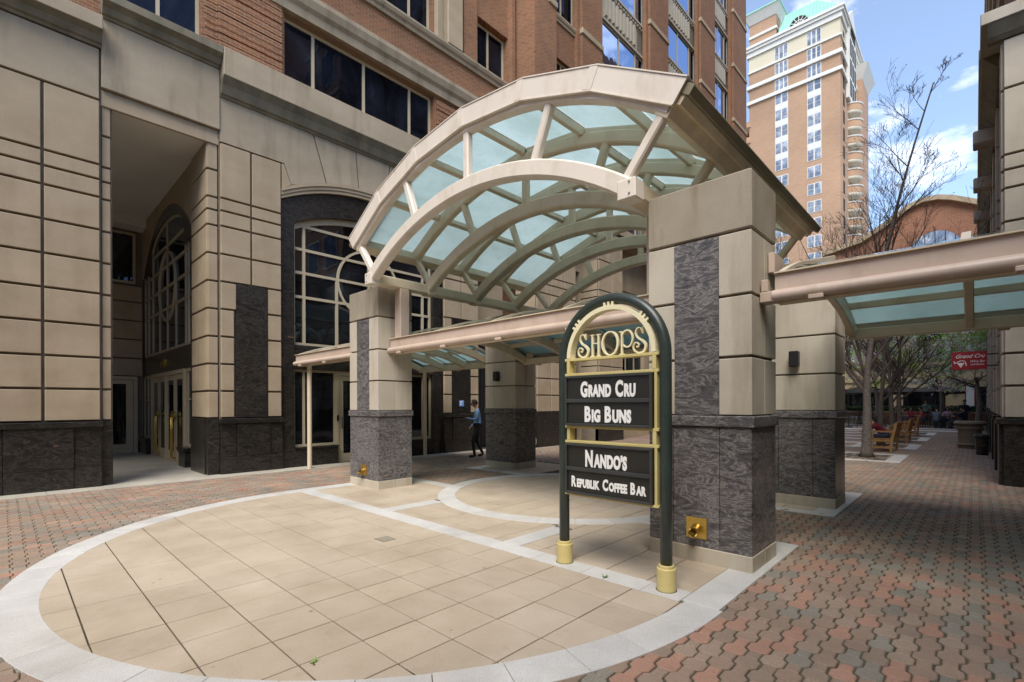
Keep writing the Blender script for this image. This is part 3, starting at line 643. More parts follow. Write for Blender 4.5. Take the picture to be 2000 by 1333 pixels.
fr.box(-19.2, -15.15, PY+0.052, PY+0.11, 6.27, 6.33)
obj('mullion', fr, 'cream', pw)
obj('round_tracery', MB().sweep([(XM+1.0*math.cos(6.28318*i/40), PY+0.06, 5.1+1.0*math.sin(6.28318*i/40)) for i in range(40)], (0, 1, 0), 0.03, 0.03, closed=True), 'cream', pw)
at = [(XM+2.02*math.cos(R_(180-180*i/16)), 6.40+0.62*math.sin(R_(180-180*i/16))) for i in range(17)]
obj('mullion', MB().sweep([(x, PY+0.08, z-0.03) for x, z in at], (0, 1, 0), 0.03, 0.035), 'cream', pw)
for a, b in ((-20.44, -19.2), (-19.2, XM), (XM, -15.15), (-15.15, -14.48)):
    for c, d in ((3.2, 4.45), (4.45, 5.08), (5.08, 5.88)): obj('pane', MB().box(a, b, PY+0.09, PY+0.125, c, d), 'glass', pw)
obj('pane', MB().prism([(-19.2, 5.88)]+at+[(-15.15, 5.88)], 'y', PY+0.09, PY+0.125), 'glass', pw)
# double doors with brass pulls
df = obj('door_frame', MB().box(-19.25, -15.1, PY+0.0, PY+0.14, 2.45, 2.56).box(-19.25, -19.14, PY, PY+0.14, 0, 2.45).box(-17.31, -17.2, PY, PY+0.14, 0, 2.45).box(-15.21, -15.1, PY, PY+0.14, 0, 2.45), 'cream', bld)
for a, b, hs in ((-19.14, -18.225, 1), (-18.225, -17.31, 0), (-17.2, -16.205, 1), (-16.205, -15.21, 0)):
    d = obj('door', MB().box(a+0.01, a+0.15, PY+0.03, PY+0.09, 0.02, 2.44).box(b-0.15, b-0.01, PY+0.03, PY+0.09, 0.02, 2.44).box(a+0.15, b-0.15, PY+0.03, PY+0.09, 0.02, 0.30).box(a+0.15, b-0.15, PY+0.03, PY+0.09, 2.3, 2.44), 'cream', df)
    obj('pane', MB().box(a+0.14, b-0.14, PY+0.05, PY+0.07, 0.28, 2.32), 'glass', d)
    hx = b-0.08 if hs else a+0.08
    obj('pull_handle', MB().tube([(hx, PY+0.03, 0.12), (hx, PY-0.05, 0.12), (hx, PY-0.05, 1.25), (hx, PY+0.03, 1.25)], 0.018, 8), 'brass', d, True)
    obj('rosette', MB().sweep([(hx+0.09*math.cos(6.28318*i/14), PY-0.02, 1.32+0.09*math.sin(6.28318*i/14)) for i in range(14)], (0, 1, 0), 0.015, 0.02, closed=True), 'brass', d)
for a, b, c in ((-20.44, -19.25, -19.85), (-15.1, -14.48, -14.86)):
    obj('window', MB().box(a, b, PY+0.03, PY+0.1, 2.47, 2.555).box(a, b, PY+0.03, PY+0.1, 0.5, 0.58).box(a, a+0.06, PY+0.03, PY+0.1, 0.58, 2.47).box(b-0.06, b, PY+0.03, PY+0.1, 0.58, 2.47).box(c-0.03, c+0.03, PY+0.03, PY+0.1, 0.58, 2.47).box(a+0.06, b-0.06, PY+0.035, PY+0.1, 1.72, 1.78), 'cream', bld)
    obj('pane', MB().box(a+0.05, b-0.05, PY+0.06, PY+0.08, 0.55, 2.5), 'glass', bld)
    obj('pedestal', MB().cbox(a, b, PY-0.12, PY+0.1, -0.02, 0.40, 0.004).cbox(a-0.03, b+0.03, PY-0.16, PY+0.1, 0.403, 0.497, 0.006), 'granite2', bld)
# back wall, ceiling, left wall of the portico
for z0, z1 in zip([2.56, 3.16, 3.79, 4.42, 5.05], [3.16, 3.79, 4.42, 5.05, 5.6]): stone(1.5, 3.3, z0, z1, -20.42, 0.08)
winx(-20.42, 1.6, 3.1, 5.66, 7.35, (), (), 0.07)
obj('wall_backing', MB().box(-20.7, -20.5, 1.4, 3.5, 0, 7.8), 'joint', bld)
bd = obj('door', MB().box(-20.5, -20.42, 1.9, 2.02, 0, 2.44).box(-20.5, -20.42, 2.84, 3.02, 0, 2.44).box(-20.5, -20.42, 2.02, 2.84, 0, 0.3).box(-20.5, -20.42, 2.02, 2.84, 2.3, 2.44), 'cream', bld); obj('pane', MB().box(-20.47, -20.45, 2.0, 2.86, 0.28, 2.32), 'glass', bd)
obj('door_frame', MB().box(-20.5, -20.38, 3.03, 3.14, 0, 2.55).box(-20.5, -20.38, 1.78, 1.89, 0, 2.55).box(-20.5, -20.38, 1.89, 3.03, 2.45, 2.55), 'cream', bld)
obj('portico_wall', MB().box(-20.6, XF-0.2, -9.2, -9.0, 0, 7.8).box(-20.62, -20.46, -9.0, 1.49, 0, 7.8), 'stone', bld)
obj('portico_ceiling', MB().box(-13.7, XF-0.1, -9.0, 3.35, 7.58, 7.7).box(-20.6, -13.7, -9.0, 3.4, 7.72, 7.85).box(-20.6, -19.8, -9.0, 3.3, 7.45, 7.719), 'plaster', bld)
# brass house number
def text_mesh(s, size, sx=1.0, extrude=0.004, offset=0.0, shear=0.0, space=1.0, align='CENTER'):
    cu = bpy.data.curves.new('t', 'FONT'); cu.body = s; cu.size = size; cu.extrude = extrude; cu.offset = offset; cu.shear = shear; cu.space_character = space; cu.align_x = align; cu.resolution_u = 3
    o = bpy.data.objects.new('t', cu); COL.objects.link(o); dg = bpy.context.evaluated_depsgraph_get(); me = bpy.data.meshes.new_from_object(o.evaluated_get(dg)); bpy.data.objects.remove(o)
    for v in me.vertices: v.co.x *= sx
    return me
def text_y(name, s, x, y, z, size, mat, par, **kw):             # reads from -y
    me = text_mesh(s, size, **kw); me.transform(Matrix.Translation((x, y, z)) @ Matrix.Rotation(R_(90), 4, 'X')); return link(name, me, mat, par)
text_y('house_number', '4401', -17.35, PY-0.012, 2.72, 0.36, 'brass', bld, sx=0.95, extrude=0.012, offset=0.006, space=1.15)
# upper brick storeys, near part
XB2 = -12.70
near_holes = [(1.40, 3.14, 9.80, 11.60), (4.97, 9.70, 9.75, 11.60), (4.97, 9.66, 13.52, 15.30), (11.60, 13.12, 13.50, 15.28), (-2.6, 0.7, 10.0, 11.6), (1.40, 3.14, 13.52, 15.30)]
wallx(XB2, -9.2, 13.44, 9.0, 42, near_holes, 0.32, 'brick', 'brick_wall')
winx(XB2-0.2, 1.40, 3.14, 9.80, 11.60, (2.36,), (), 0.07, 'glass_mid'); winx(XB2-0.2, 4.97, 9.70, 9.75, 11.60, (5.80, 7.30, 8.88), (), 0.08, 'glass_mid')
winx(XB2-0.2, 4.97, 9.66, 13.52, 15.30, (5.80, 7.30, 8.88), (), 0.08, 'glass_mid'); winx(XB2-0.2, 11.60, 13.12, 13.50, 15.28, (12.3,), (), 0.08, 'glass_mid')
winx(XB2-0.2, -2.6, 0.7, 10.0, 11.6, (-1.0,), (), 0.07, 'glass_mid'); winx(XB2-0.2, 1.40, 3.14, 13.52, 15.30, (2.36,), (), 0.07, 'glass_mid')
def bandx(x, y0, y1, z0, z1, p=0.12, mat='stone', name='stone_band'): return obj(name, MB().prism([(x-0.1, z0), (x+p*0.4, z0), (x+p*0.5, z0+(z1-z0)*0.35), (x+p*0.8, z0+(z1-z0)*0.5), (x+p, z0+(z1-z0)*0.8), (x+p, z1), (x-0.1, z1)], 'y', y0, y1), mat, bld)
bandx(XB2, 3.3, 13.4, 11.63, 12.22, 0.26, 'stone_top'); bandx(XB2, -2.9, 3.2, 11.66, 11.86, 0.1)
bandx(XB2, 3.3, 13.42, 13.20, 13.49, 0.18, 'stone_top')
for k in range(12):
    z = 9.72+k*0.16
    if z > 11.5: break
    for y0, y1, xx in ((3.46, 4.90, XB2+0.05), (3.20, 3.46, XB2+0.0)):
        obj('brick_course', MB().cbox(xx-0.06, xx+(0.02 if k % 2 else 0.02), y0, y1, z+0.012 if k % 3 else z+0.03, z+0.16, 0.006), 'brick', bld)
for k in range(11):
    z = 9.72+k*0.16; obj('brick_course', MB().cbox(XB2-0.06, XB2+0.07, 9.78, 11.4, z+(0.012 if k % 3 else 0.03), z+0.16, 0.006), 'brick', bld)
for y0, y1, p in ((9.72, 9.95, 0.16), (9.95, 10.15, 0.10), (10.15, 10.77, 0.20)): obj('stone_pilaster', MB().cbox(XB2-0.05, XB2+p, y0, y1, 13.5, 24, 0.01), 'stone', bld)
obj('brick_pier', MB().box(XB2-0.05, XB2+0.12, 10.9, 11.5, 13.5, 42), 'brick', bld)
obj('brick_pier', MB().box(XB2-0.05, XB2+0.25, 13.14, 13.30, 9.6, 42), 'brick', bld)
obj('soldier_course', MB().box(XB2-0.02, XB2+0.03, 11.55, 13.14, 15.30, 15.72), 'brick', bld)
# upper storeys, far part: piers and bays
XP = -11.60; XBAY = -11.98
piers = [(13.44, 14.72), (16.42, 17.90), (22.17, 24.15), (28.33, 30.48), (33.65, 36.15)]
floors = [9.54, 13.17, 16.80, 20.43, 24.06, 27.69]
for y0, y1 in piers:
    obj('brick_pier', MB().box(-12.72, XP, y0, y1, 9.0, 42), 'brick', bld)
    if y0 > 14: obj('brick_pier', MB().box(XP-0.3, XP-0.1, y0-0.22, y0+0.01, 9.0, 42), 'brick', bld)
    for zb in floors[1:]:
        b_ = obj('stone_band', MB().cbox(-12.3, XP+0.05, y0-(0.05 if y0 > 14 else -0.7), y1+0.05, zb-0.06, zb+0.2, 0.03) if y0 > 14 else MB().cbox(XP-0.2, XP+0.05, y0+0.78, y1+0.05, zb-0.06, zb+0.2, 0.03), 'stone', bld)
obj('brick_wall', MB().box(-26, -12.0, 36.0, 36.1, 0, 42).box(-12.75, -12.6, 13.3, 13.44, 9, 42), 'brick', bld)
wallx(XBAY+0.12, 14.72, 16.42, 9.0, 42, [(14.75, 16.30, zb+0.06, zb+2.05) for zb in floors[1:]], 0.35, 'brick', 'brick_wall')
for zb in floors[1:4]:
    winx(XBAY-0.02, 14.75, 16.30, zb+0.06, zb+2.05, (15.5,), (), 0.07, 'glass_mid'); bandx(XBAY+0.12, 14.73, 16.41, zb-0.2, zb+0.05, 0.12, 'stone', 'window_sill')
for y0, y1 in ((17.90, 22.17), (24.15, 28.33), (30.48, 33.65)):
    L = y1-y0; obj('bay_wall', MB().box(XBAY-0.4, XBAY-0.3, y0, y1, 9.0, 42), 'joint', bld)
    for i, zb in enumerate(floors):
        if y0 < 20 and i > 4: continue
        winx(XBAY, y0+0.02, y1-0.02, zb-0.12, zb+1.88, [y0+L*t for t in (0.10, 0.46, 0.81)], (), 0.085, 'glass_blue', 'taupe')
        z0, z1 = zb+1.90, zb+3.50
        lp = obj('louvre_panel', MB().box(XBAY-0.2, XBAY-0.02, y0+0.02, y1-0.02, z0, z1).box(XBAY-0.02, XBAY+0.08, y0+0.02, y1-0.02, z0, z0+0.10).box(XBAY-0.02, XBAY+0.10, y0+0.02, y1-0.02, z1-0.10, z1), 'taupe', bld)
        for k in range(9):
            yy = y0+L*(0.16+0.072*k+0.02); obj('fin', MB().prism([(yy, z0+0.28), (yy+0.14, z0+0.28), (yy+0.14, z1-0.36), (yy, z1-0.36)], 'x', XBAY-0.02, XBAY+0.09), 'taupe', lp)
        dn = MB()
        for k in range(int(L/0.22)): dn.box(XBAY-0.02, XBAY+0.07, y0+0.06+k*0.22, y0+0.17+k*0.22, z1-0.24, z1-0.105)
        o = obj('dentil_course', dn, 'taupe', lp); o['kind'] = 'stuff'
        gr_ = MB()
        for a in range(5):
            for b in range(9): gr_.box(XBAY-0.03, XBAY-0.012, y1-0.18-a*0.10, y1-0.12-a*0.10, z0+0.22+b*0.12, z0+0.29+b*0.12)
        o = obj('vent_grille', gr_, 'dark', lp); o['kind'] = 'stuff'
# lower stone part of the far wing
for y0, y1, x in ((13.44, 14.25, -11.55), (14.25, 15.05, -11.55), (15.05, 15.85, -11.55), (17.1, 18.1, -11.3), (18.1, 19.0, -11.3), (23.0, 25.0, -11.4), (29.0, 31.0, -11.4), (34.0, 36.0, -11.4)):
    for z0, z1 in zip(J, J[1:]): stone(y0, y1, z0, z1, x)
    obj('wall_backing', MB().box(-12.6, x-0.045, y0, y1, 0, 9.0), 'joint', bld)
    obj('granite_panel', MB().cbox(x-0.2, x+0.02, y0, y1, -0.03, 1.285, 0.004), 'granite2', bld)
    stone(y0, y1, 7.6, 8.9, x, mat='stone_top')
for z0, z1 in zip(J, J[1:]):
    stone_y(-12.6, -11.6, z0, z1, 13.40); stone_y(-12.6, -11.35, z0, z1, 17.05)
obj('granite_panel', MB().cbox(-13.2, -11.56, 13.36, 13.44, -0.03, 1.285, 0.004), 'granite2', bld)
wallx(-12.2, 15.8, 36.1, 0, 9.1, [(19.4, 22.6, 0.6, 7.0), (25.3, 28.6, 0.6, 7.0), (31.3, 33.7, 0.6, 7.0), (15.95, 17.0, 0.1, 7.2)], 0.3, 'stone', 'recess_wall')
for a, b in ((19.4, 22.6), (25.3, 28.6), (31.3, 33.7)): winx(-12.35, a, b, 0.6, 7.0, ((a+b)/2, a+(b-a)/4, b-(b-a)/4), (2.5, 4.2, 5.6), 0.07)
obj('dark_recess', MB().box(-12.6, -12.4, 15.9, 17.05, 0, 7.3), 'dark', bld)
obj('cornice', MB().box(-12.5, -11.25, 13.42, 36.2, 9.0, 9.3).box(-12.5, -11.4, 13.42, 36.2, 8.9, 8.999), 'stone_top', bld)
obj('building_core', MB().box(-30, -13.6, 3.6, 36.0, 0, 41.9).box(-30, -20.8, -10, 3.6, 0, 41.9).box(-20.8, -13.1, -9.2, 3.6, 7.9, 41.9).box(-30, -12.71, -10, -9.21, 0, 41.9).box(-13.6, -12.76, 5.1, 9.6, -0.02, 0.02), 'brick', bld)
nt_ = thing('wall_notice', (XF+0.02, 10.6, 1.6), 'small blue notice on the dark granite panel behind the thin column', 'notice')
c0 = Vector((XF+0.016, 10.60, 1.62))
MT['blue'] = proc('blue_notice', (0.10, 0.24, 0.62), (0.16, 0.33, 0.72), 3, rough=0.5)
obj('sheet', MB().box(XF+0.0125, XF+0.018, 10.50, 10.70, 1.52, 1.72), 'blue', nt_)
for k in range(3): obj('print', MB().box(XF+0.0185, XF+0.0195, 10.53, 10.66-0.03*k, 1.665-0.05*k, 1.69-0.05*k), 'letter', nt_)
# ================================================================ CANOPY PILLARS
ZP = [1.48, 2.05, 2.64, 3.25]
def pillar(x0, x1, y0, y1, label, inset_front, rear=False):
    t = thing('stone_pillar', ((x0+x1)/2, (y0+y1)/2, 0), label, 'pillar', 'four pillars carrying the canopy')
    ym = (y0+y1)/2; xa, xb = x0+0.295, x0+0.745; c = 0.006
    obj('core', MB().box(x0+0.03, x1-0.03, y0+0.03, y1-0.03, -0.02, 3.7), 'joint', t)
    for a, b in ((y0, ym), (ym, y1)): obj('plinth_block', MB().cbox(x0, x1, a+(0.003 if a > y0 else 0), b-(0.003 if b < y1 else 0), -0.03, 0.156, 0.008), 'pillar', t)
    q = 0.005
    for z0, z1 in ((0.160, 0.53), (0.53, 1.362)):
        zz = (z0+0.001, z1-0.001)
        for a, b in ((x0, x0+0.27), (x0+0.27, x0+0.745), (x0+0.745, x1)):
            for yy in (y0, y1-0.03): obj('granite_panel', MB().cbox(a+q+0.0 if a > x0 else a+q, b-(0.001 if b < x1 else q), yy+(q if yy == y0 else 0), yy+0.03-(0 if yy == y0 else q), zz[0], zz[1], 0.002), 'granite', t)
        for a, b in ((y0+0.03, ym), (ym, y1-0.03)):
            for xx in (x0, x1-0.03): obj('granite_panel', MB().cbox(xx+(q if xx == x0 else 0), xx+0.03-(0 if xx == x0 else q), a+0.001, b-0.001, zz[0], zz[1], 0.002), 'granite', t)
    obj('ledge', MB().cbox(x0-0.022, x1+0.022, y0-0.022, y1+0.022, 1.365, 1.475, 0.01), 'granite', t)
    for z0, z1 in zip(ZP, ZP[1:]):
        z0 += 0.004; z1 -= 0.022
        if inset_front:
            for a, b in ((x0, xa), (xb, x1)): obj('stone_block', MB().cbox(a, b, y0, ym-0.002, z0, z1, c), 'pillar', t)
            obj('stone_block', MB().cbox(xa+0.002, xb-0.002, y0+0.05, ym-0.002, z0, z1, c), 'pillar', t)
        else: obj('stone_block', MB().cbox(x0, x1, y0, ym-0.002, z0, z1, c), 'pillar', t)
        obj('stone_block', MB().cbox(x0, x1, ym+0.002, y1, z0, z1, c), 'pillar', t)
    if inset_front:
        m = (xa+xb)/2; lv = [1.482, 2.02, 2.63, 3.205]; dp = 0.13; g = 0.004
        polys = [[(xa, 1.482), (xb, 1.482), (xb, 2.02-g), (m, 1.89-g), (xa, 2.02-g)], [(xa, 2.02), (m, 1.89), (xb, 2.02), (xb, 2.63-g), (m, 2.50-g), (xa, 2.63-g)],
                 [(xa, 2.63), (m, 2.50), (xb, 2.63), (xb, 3.205-g), (m, 3.08-g), (xa, 3.205-g)], [(xa, 3.205), (m, 3.08), (xb, 3.205), (xb, 3.228), (xa, 3.228)]]
        for P in polys: obj('granite_inlay', MB().prism([(x, z) for x, z in P], 'y', y0-0.004, y0+0.045), 'granite', t)
    obj('cap', MB().cbox(x0-0.004, x1+0.004, y0-0.004, y1+0.004, 3.25, 3.80, 0.012), 'cap', t)
    return t
LX = (-9.105, -8.045); RX = (-2.555, -1.507); Y1 = (4.825, 5.58); Y2 = (8.56, 9.31)
pillar(*LX, *Y1, 'stone and granite pillar under the front left corner of the arched canopy', True)
pillar(*RX, *Y1, 'large near pillar with granite inlay right behind the shops sign', True)
pillar(*LX, *Y2, 'shaded pillar with small wall lamp beside the walking man', False)
pillar(*RX, *Y2, 'shaded pillar with small wall lamp nearest the trees and benches', False)
def spout(x, z, label):
    t = thing('brass_spout', (x, 4.82, z), label, 'spout', 'brass spouts low on the pillars'); y = Y1[0]+0.004
    obj('plate', MB().cbox(x-0.105, x+0.105, y-0.012, y+0.001, z-0.105, z+0.105, 0.003), 'brass', t)
    P = []; mb = MB(); n = 20
    for r in (0.048, 0.038):
        for yy in (y-0.005, y-0.10):
            P.append([(x-0.0+r*math.cos(6.28318*i/n), yy-(0.03*math.sin(6.28318*i/n)*-1 if yy < y-0.05 else 0), z-(0.03 if yy < y-0.05 else 0)+r*math.sin(6.28318*i/n)) for i in range(n)])
    vs = sum(P, []); fs = []
    for a, b in ((0, 1), (3, 2), (1, 3)): fs += [(a*n+i, a*n+(i+1) % n, b*n+(i+1) % n, b*n+i) for i in range(n)]
    fs.append(tuple(2*n+i for i in range(n)))
    obj('pipe', mb.add(vs, fs), 'brass', t, 40); obj('bore', MB().lathe([(0.0375, 0), (0.0375, 0.001)], (0, 0, 0), 16), 'dark', t).matrix_world = Matrix.Translation((x, y-0.02, z-0.006)) @ Matrix.Rotation(R_(90), 4, 'X')
    for sx in (-1, 1):
        for sz in (-1, 1): obj('screw', MB().lathe([(0.009, 0), (0.007, 0.004)], (0, 0, 0), 8), 'eave', t).matrix_world = Matrix.Translation((x+sx*0.083, y-0.012, z+sz*0.083)) @ Matrix.Rotation(R_(90), 4, 'X')
spout(-2.035, 0.345, 'square brass plate with drain pipe low on the near right pillar')
spout(-8.57, 0.33, 'square brass plate with drain pipe low on the left pillar')
def lamp(x, label):
    t = thing('wall_lamp', (x, 8.55, 2.28), label, 'lamp', 'black wall lamps on the rear pillars'); y = Y2[0]
    obj('back_plate', MB().cbox(x-0.05, x+0.05, y-0.02, y, 2.2, 2.36, 0.004), 'black', t); obj('lamp_body', MB().cbox(x-0.065, x+0.065, y-0.15, y-0.021, 2.16, 2.40, 0.012), 'black', t)
lamp(-8.62, 'black box lamp on the shaded pillar beside the walking man'); lamp(-2.03, 'black box lamp on the shaded pillar nearest the trees')

# ================================================================ BARREL CANOPY
XC0 = -5.24; TY = [4.60+1.24*i for i in range(5)]
can = thing('arched_canopy', (XC0, 7.0, 3.7), 'tan steel arched canopy with frosted glass roof over the plaza', 'canopy')
UZ, UR = 0.33, 5.205; LZ, LR = 0.31, 4.40; AE = 36.3
up = lambda a, r=UR: (XC0+r*math.sin(R_(a)), UZ+r*math.cos(R_(a)))
lo = lambda dx: (XC0+dx, LZ+math.sqrt(LR*LR-dx*dx))
KN = [-36.8, -24.53, -12.27, 0, 12.27, 24.53, 36.8]
for i, y in enumerate(TY):
    fm = 'fascia' if i == 0 else 'paint'
    tr = obj('truss', MB().sweep([(up(a)[0], y, up(a)[1]) for a in [-AE+2*AE*k/36 for k in range(37)]], (0, 1, 0), 0.07, 0.088, 0.02), fm, can, 30)
    obj('lower_chord', MB().sweep([(lo(d)[0], y, lo(d)[1]) for d in [-2.6+5.2*k/30 for k in range(31)]], (0, 1, 0), 0.085, 0.105, 0.022), fm, tr, 30)
    for ua, ld in ((-35.6, -2.55), (-17.2, -1.26), (0, 0), (17.2, 1.26), (35.6, 2.55)):
        a = Vector((up(ua, UR-0.08)[0], y, up(ua, UR-0.08)[1])); b = Vector((lo(ld)[0], y, lo(ld)[1]+0.06)); obj('strut', MB().sweep([a, b], (0, 1, 0), 0.055, 0.055, 0.018), fm, tr, 30)
    # faceted glazing bar on brackets
    for k in range(6):
        p, q = up(KN[k], UR+0.135), up(KN[k+1], UR+0.135); obj('glazing_bar', MB().sweep([(p[0], y, p[1]), (q[0], y, q[1])], (0, 1, 0), 0.04, 0.03), 'paint', tr)
    for a in KN[1:-1]:
        p, q = up(a, UR+0.05), up(a, UR+0.13); obj('bracket', MB().sweep([(p[0], y, p[1]), (q[0], y, q[1])], (0, 1, 0), 0.07 if i else 0.05, 0.045), 'paint', tr)
        for s in (-1, 1) if i else ():
            o = obj('bolt', MB().lathe([(0.012, 0), (0.010, 0.012)], (0, 0, 0), 6), 'eave', tr); o.matrix_world = Matrix.Translation((p[0]+s*0.03, y-0.091, (p[1]+q[1])/2)) @ Matrix.Rotation(R_(90), 4, 'X')
    for s in (-1, 1):    # end plates of the chords
        e0 = lo(s*2.6); obj('end_plate', MB().cbox(e0[0]-0.11, e0[0]+0.11, y-0.095, y+0.10, e0[1]-0.12, e0[1]+0.09, 0.012), fm, tr)
        if i == 0:
            for dz in (-0.07, 0.05):
                o = obj('bolt', MB().lathe([(0.011, 0), (0.009, 0.01)], (0, 0, 0), 8), 'eave', tr); o.matrix_world = Matrix.Translation((e0[0]+s*0.04, y-0.096, e0[1]+dz)) @ Matrix.Rotation(R_(90), 4, 'X')
for a in KN:
    p = up(a, UR+0.105 if abs(a) < 30 else UR+0.08); ca = Vector((math.cos(R_(a)), 0, -math.sin(R_(a))))
    obj('purlin', MB().sweep([(p[0], 4.545, p[1]), (p[0], 9.66, p[1])], ca, 0.045, 0.05, 0.008), 'paint', can)
for s in (-1, 1):
    e0 = lo(s*2.6); obj('edge_beam', MB().sweep([(e0[0], TY[0]-0.09, e0[1]-0.01), (e0[0], TY[-1]+0.1, e0[1]-0.01)], (1, 0, 0), 0.10, 0.09, 0.018), 'paint', can, 30)
    u0 = up(s*35.7); obj('edge_beam', MB().sweep([(u0[0], TY[0]-0.06, u0[1]), (u0[0], TY[-1]+0.06, u0[1])], (math.cos(R_(s*36)), 0, -math.sin(R_(s*36))), 0.085, 0.11, 0.015), 'paint', can, 30)
    g0 = up(s*37.2, UR+0.175); obj('eave_channel', MB().sweep([(g0[0], 4.53, g0[1]), (g0[0], 9.78, g0[1])], (math.cos(R_(s*36)), 0, -math.sin(R_(s*36))), 0.055, 0.05, 0.01), 'eave', can)
    for yy in (5.22, 8.93): obj('post', MB().cbox(e0[0]-0.10, e0[0]+0.10, yy-0.10, yy+0.10, 2.62, e0[1]-0.09, 0.012), 'gutter', can)
yy = [4.53]+TY[1:-1]+[9.70]
for k in range(6):
    for a, b in zip(yy, yy[1:]):
        p, q = up(KN[k]+0.3, UR+0.185), up(KN[k+1]-0.3, UR+0.185); nx, nz = math.sin(R_((KN[k]+KN[k+1])/2))*0.012, math.cos(R_((KN[k]+KN[k+1])/2))*0.012
        obj('glass_pane', MB().prism([(p[0]-nx, p[1]-nz), (q[0]-nx, q[1]-nz), (q[0]+nx, q[1]+nz), (p[0]+nx, p[1]+nz)], 'y', a+0.012, b-0.012), 'frost', can)
for ya, yb in ((4.495, 4.52), (9.72, 9.745)):
    for k in range(6):
        p0, p1, q0, q1 = up(KN[k], UR+0.005), up(KN[k], UR+0.25), up(KN[k+1], UR+0.005), up(KN[k+1], UR+0.25)
        f = obj('fascia_panel', MB().prism([p0, q0, q1, p1], 'y', ya, yb), 'fascia', can)
        if ya < 5:
            t0, t1 = up(KN[k], UR+0.252), up(KN[k], UR+0.265); s0, s1 = up(KN[k+1], UR+0.252), up(KN[k+1], UR+0.265)
            obj('top_flashing', MB().prism([t0, s0, s1, t1], 'y', 4.485, 4.80), 'fascia', f); l0, l1, m0, m1 = up(KN[k], UR-0.008), up(KN[k], UR+0.0045), up(KN[k+1], UR-0.008), up(KN[k+1], UR+0.0045)
            obj('bottom_flashing', MB().prism([l0, m0, m1, l1], 'y', 4.485, 4.528), 'fascia', f)
    if ya < 5:
        for a in KN[1:-1]:
            w = 1.1; c0, c1, d0, d1 = up(a-w, UR+0.008), up(a-w, UR+0.245), up(a+0.1, UR+0.008), up(a+0.1, UR+0.245)
            obj('cover_strip', MB().prism([c0, d0, d1, c1], 'y', 4.488, 4.4945), 'fascia', can)

# ================================================================ WALKWAY CANOPIES
YA, YB = 5.10, 8.95
def walkz(y, z0=2.80, s=0.40): t = (y-(YA+YB)/2)/((YB-YA)/2); return z0+s*(1-t*t)
def walkway(x0, x1, ribs, label, cols=(), lead=True):
    t = thing('walkway_canopy', ((x0+x1)/2, 7.0, 2.6), label, 'canopy', 'low glass walkway canopies beside the arched canopy')
    for y, s in ((YA, -1), (YB, 1)):
        f = obj('fascia', MB().cbox(x0, x1, y-0.02 if s < 0 else y, y if s < 0 else y+0.02, 2.64, 2.825, 0.004), 'gutter', t)
        obj('gutter', MB().tube([(x0-0.01, y+s*0.035, 2.615), (x1+0.01, y+s*0.035, 2.615)], 0.055, 14), 'gutter', f, 40)
        obj('drip_edge', MB().box(x0, x1, min(y-s*0.02, y+s*0.05), max(y-s*0.02, y+s*0.05), 2.827, 2.84), 'paint', f)
        obj('side_beam', MB().cbox(x0, x1, min(y-s*0.05, y-s*0.16), max(y-s*0.05, y-s*0.16), 2.55, 2.70, 0.01), 'paint', t)
        n = int((x1-x0)/1.3)
        for k in range(n+1):
            xx = x0+0.35+k*1.3
            if xx < x1-0.1: obj('gutter_bracket', MB().cbox(xx-0.06, xx+0.06, y-0.09 if s < 0 else y, y if s < 0 else y+0.09, 2.535, 2.575, 0.006), 'gutter', f)
    for xr in ribs:
        r = obj('rib', MB().sweep([(xr, YA+0.06+(YB-YA-0.12)*k/16, walkz(YA+0.06+(YB-YA-0.12)*k/16)-0.19) for k in range(17)], (1, 0, 0), 0.045, 0.085, 0.01), 'paint', t, 30)
        obj('glazing_bar', MB().sweep([(xr, YA+(YB-YA)*k/16, walkz(YA+(YB-YA)*k/16)+0.03) for k in range(17)], (1, 0, 0), 0.03, 0.018), 'paint', r)
    py = [YA+(YB-YA)*k/6 for k in range(7)]
    for y in py[1:-1]: obj('purlin', MB().cbox(x0+0.02, x1-0.02, y-0.035, y+0.035, walkz(y)-0.105, walkz(y)-0.016, 0.006), 'paint', t)
    xs_ = [x0]+[r for r in ribs if x0+0.1 < r < x1-0.1]+[x1]
    for a, b in zip(xs_, xs_[1:]):
        for c, d in zip(py, py[1:]):
            obj('glass_pane', MB().add([(a+0.01, c, walkz(c)), (b-0.01, c, walkz(c)), (b-0.01, d-0.004, walkz(d)), (a+0.01, d-0.004, walkz(d)), (a+0.01, c, walkz(c)-0.012), (b-0.01, c, walkz(c)-0.012), (b-0.01, d-0.004, walkz(d)-0.012), (a+0.01, d-0.004, walkz(d)-0.012)],
                [(0, 1, 2, 3), (7, 6, 5, 4), (0, 4, 5, 1), (1, 5, 6, 2), (2, 6, 7, 3), (3, 7, 4, 0)]), 'frost_walk', t)
    for x, y in cols: obj('column', MB().lathe([(0.055, 0), (0.055, 2.56)], (x, y, 0), 16), 'paint', t, 40)
    return t
walkway(-12.33, -9.13, (-12.28, -11.2, -10.2, -9.2), 'low glass walkway canopy on thin columns before the left shop entrance', ((-11.98, 5.27), (-12.02, 8.8)))
walkway(-8.02, -2.58, (-7.97, -6.65, -5.3, -3.95, -2.65), 'low glass walkway canopy between the four pillars under the arches')
walkway(-1.38, 2.58, (-1.33, -0.05, 1.25, 2.5), 'low glass walkway canopy with tan gutter running right from the near pillar')
br = thing('canopy_bracket', (-1.44, 5.2, 2.6), 'tan steel bracket fixed to the near pillar beside the right gutter', 'bracket')
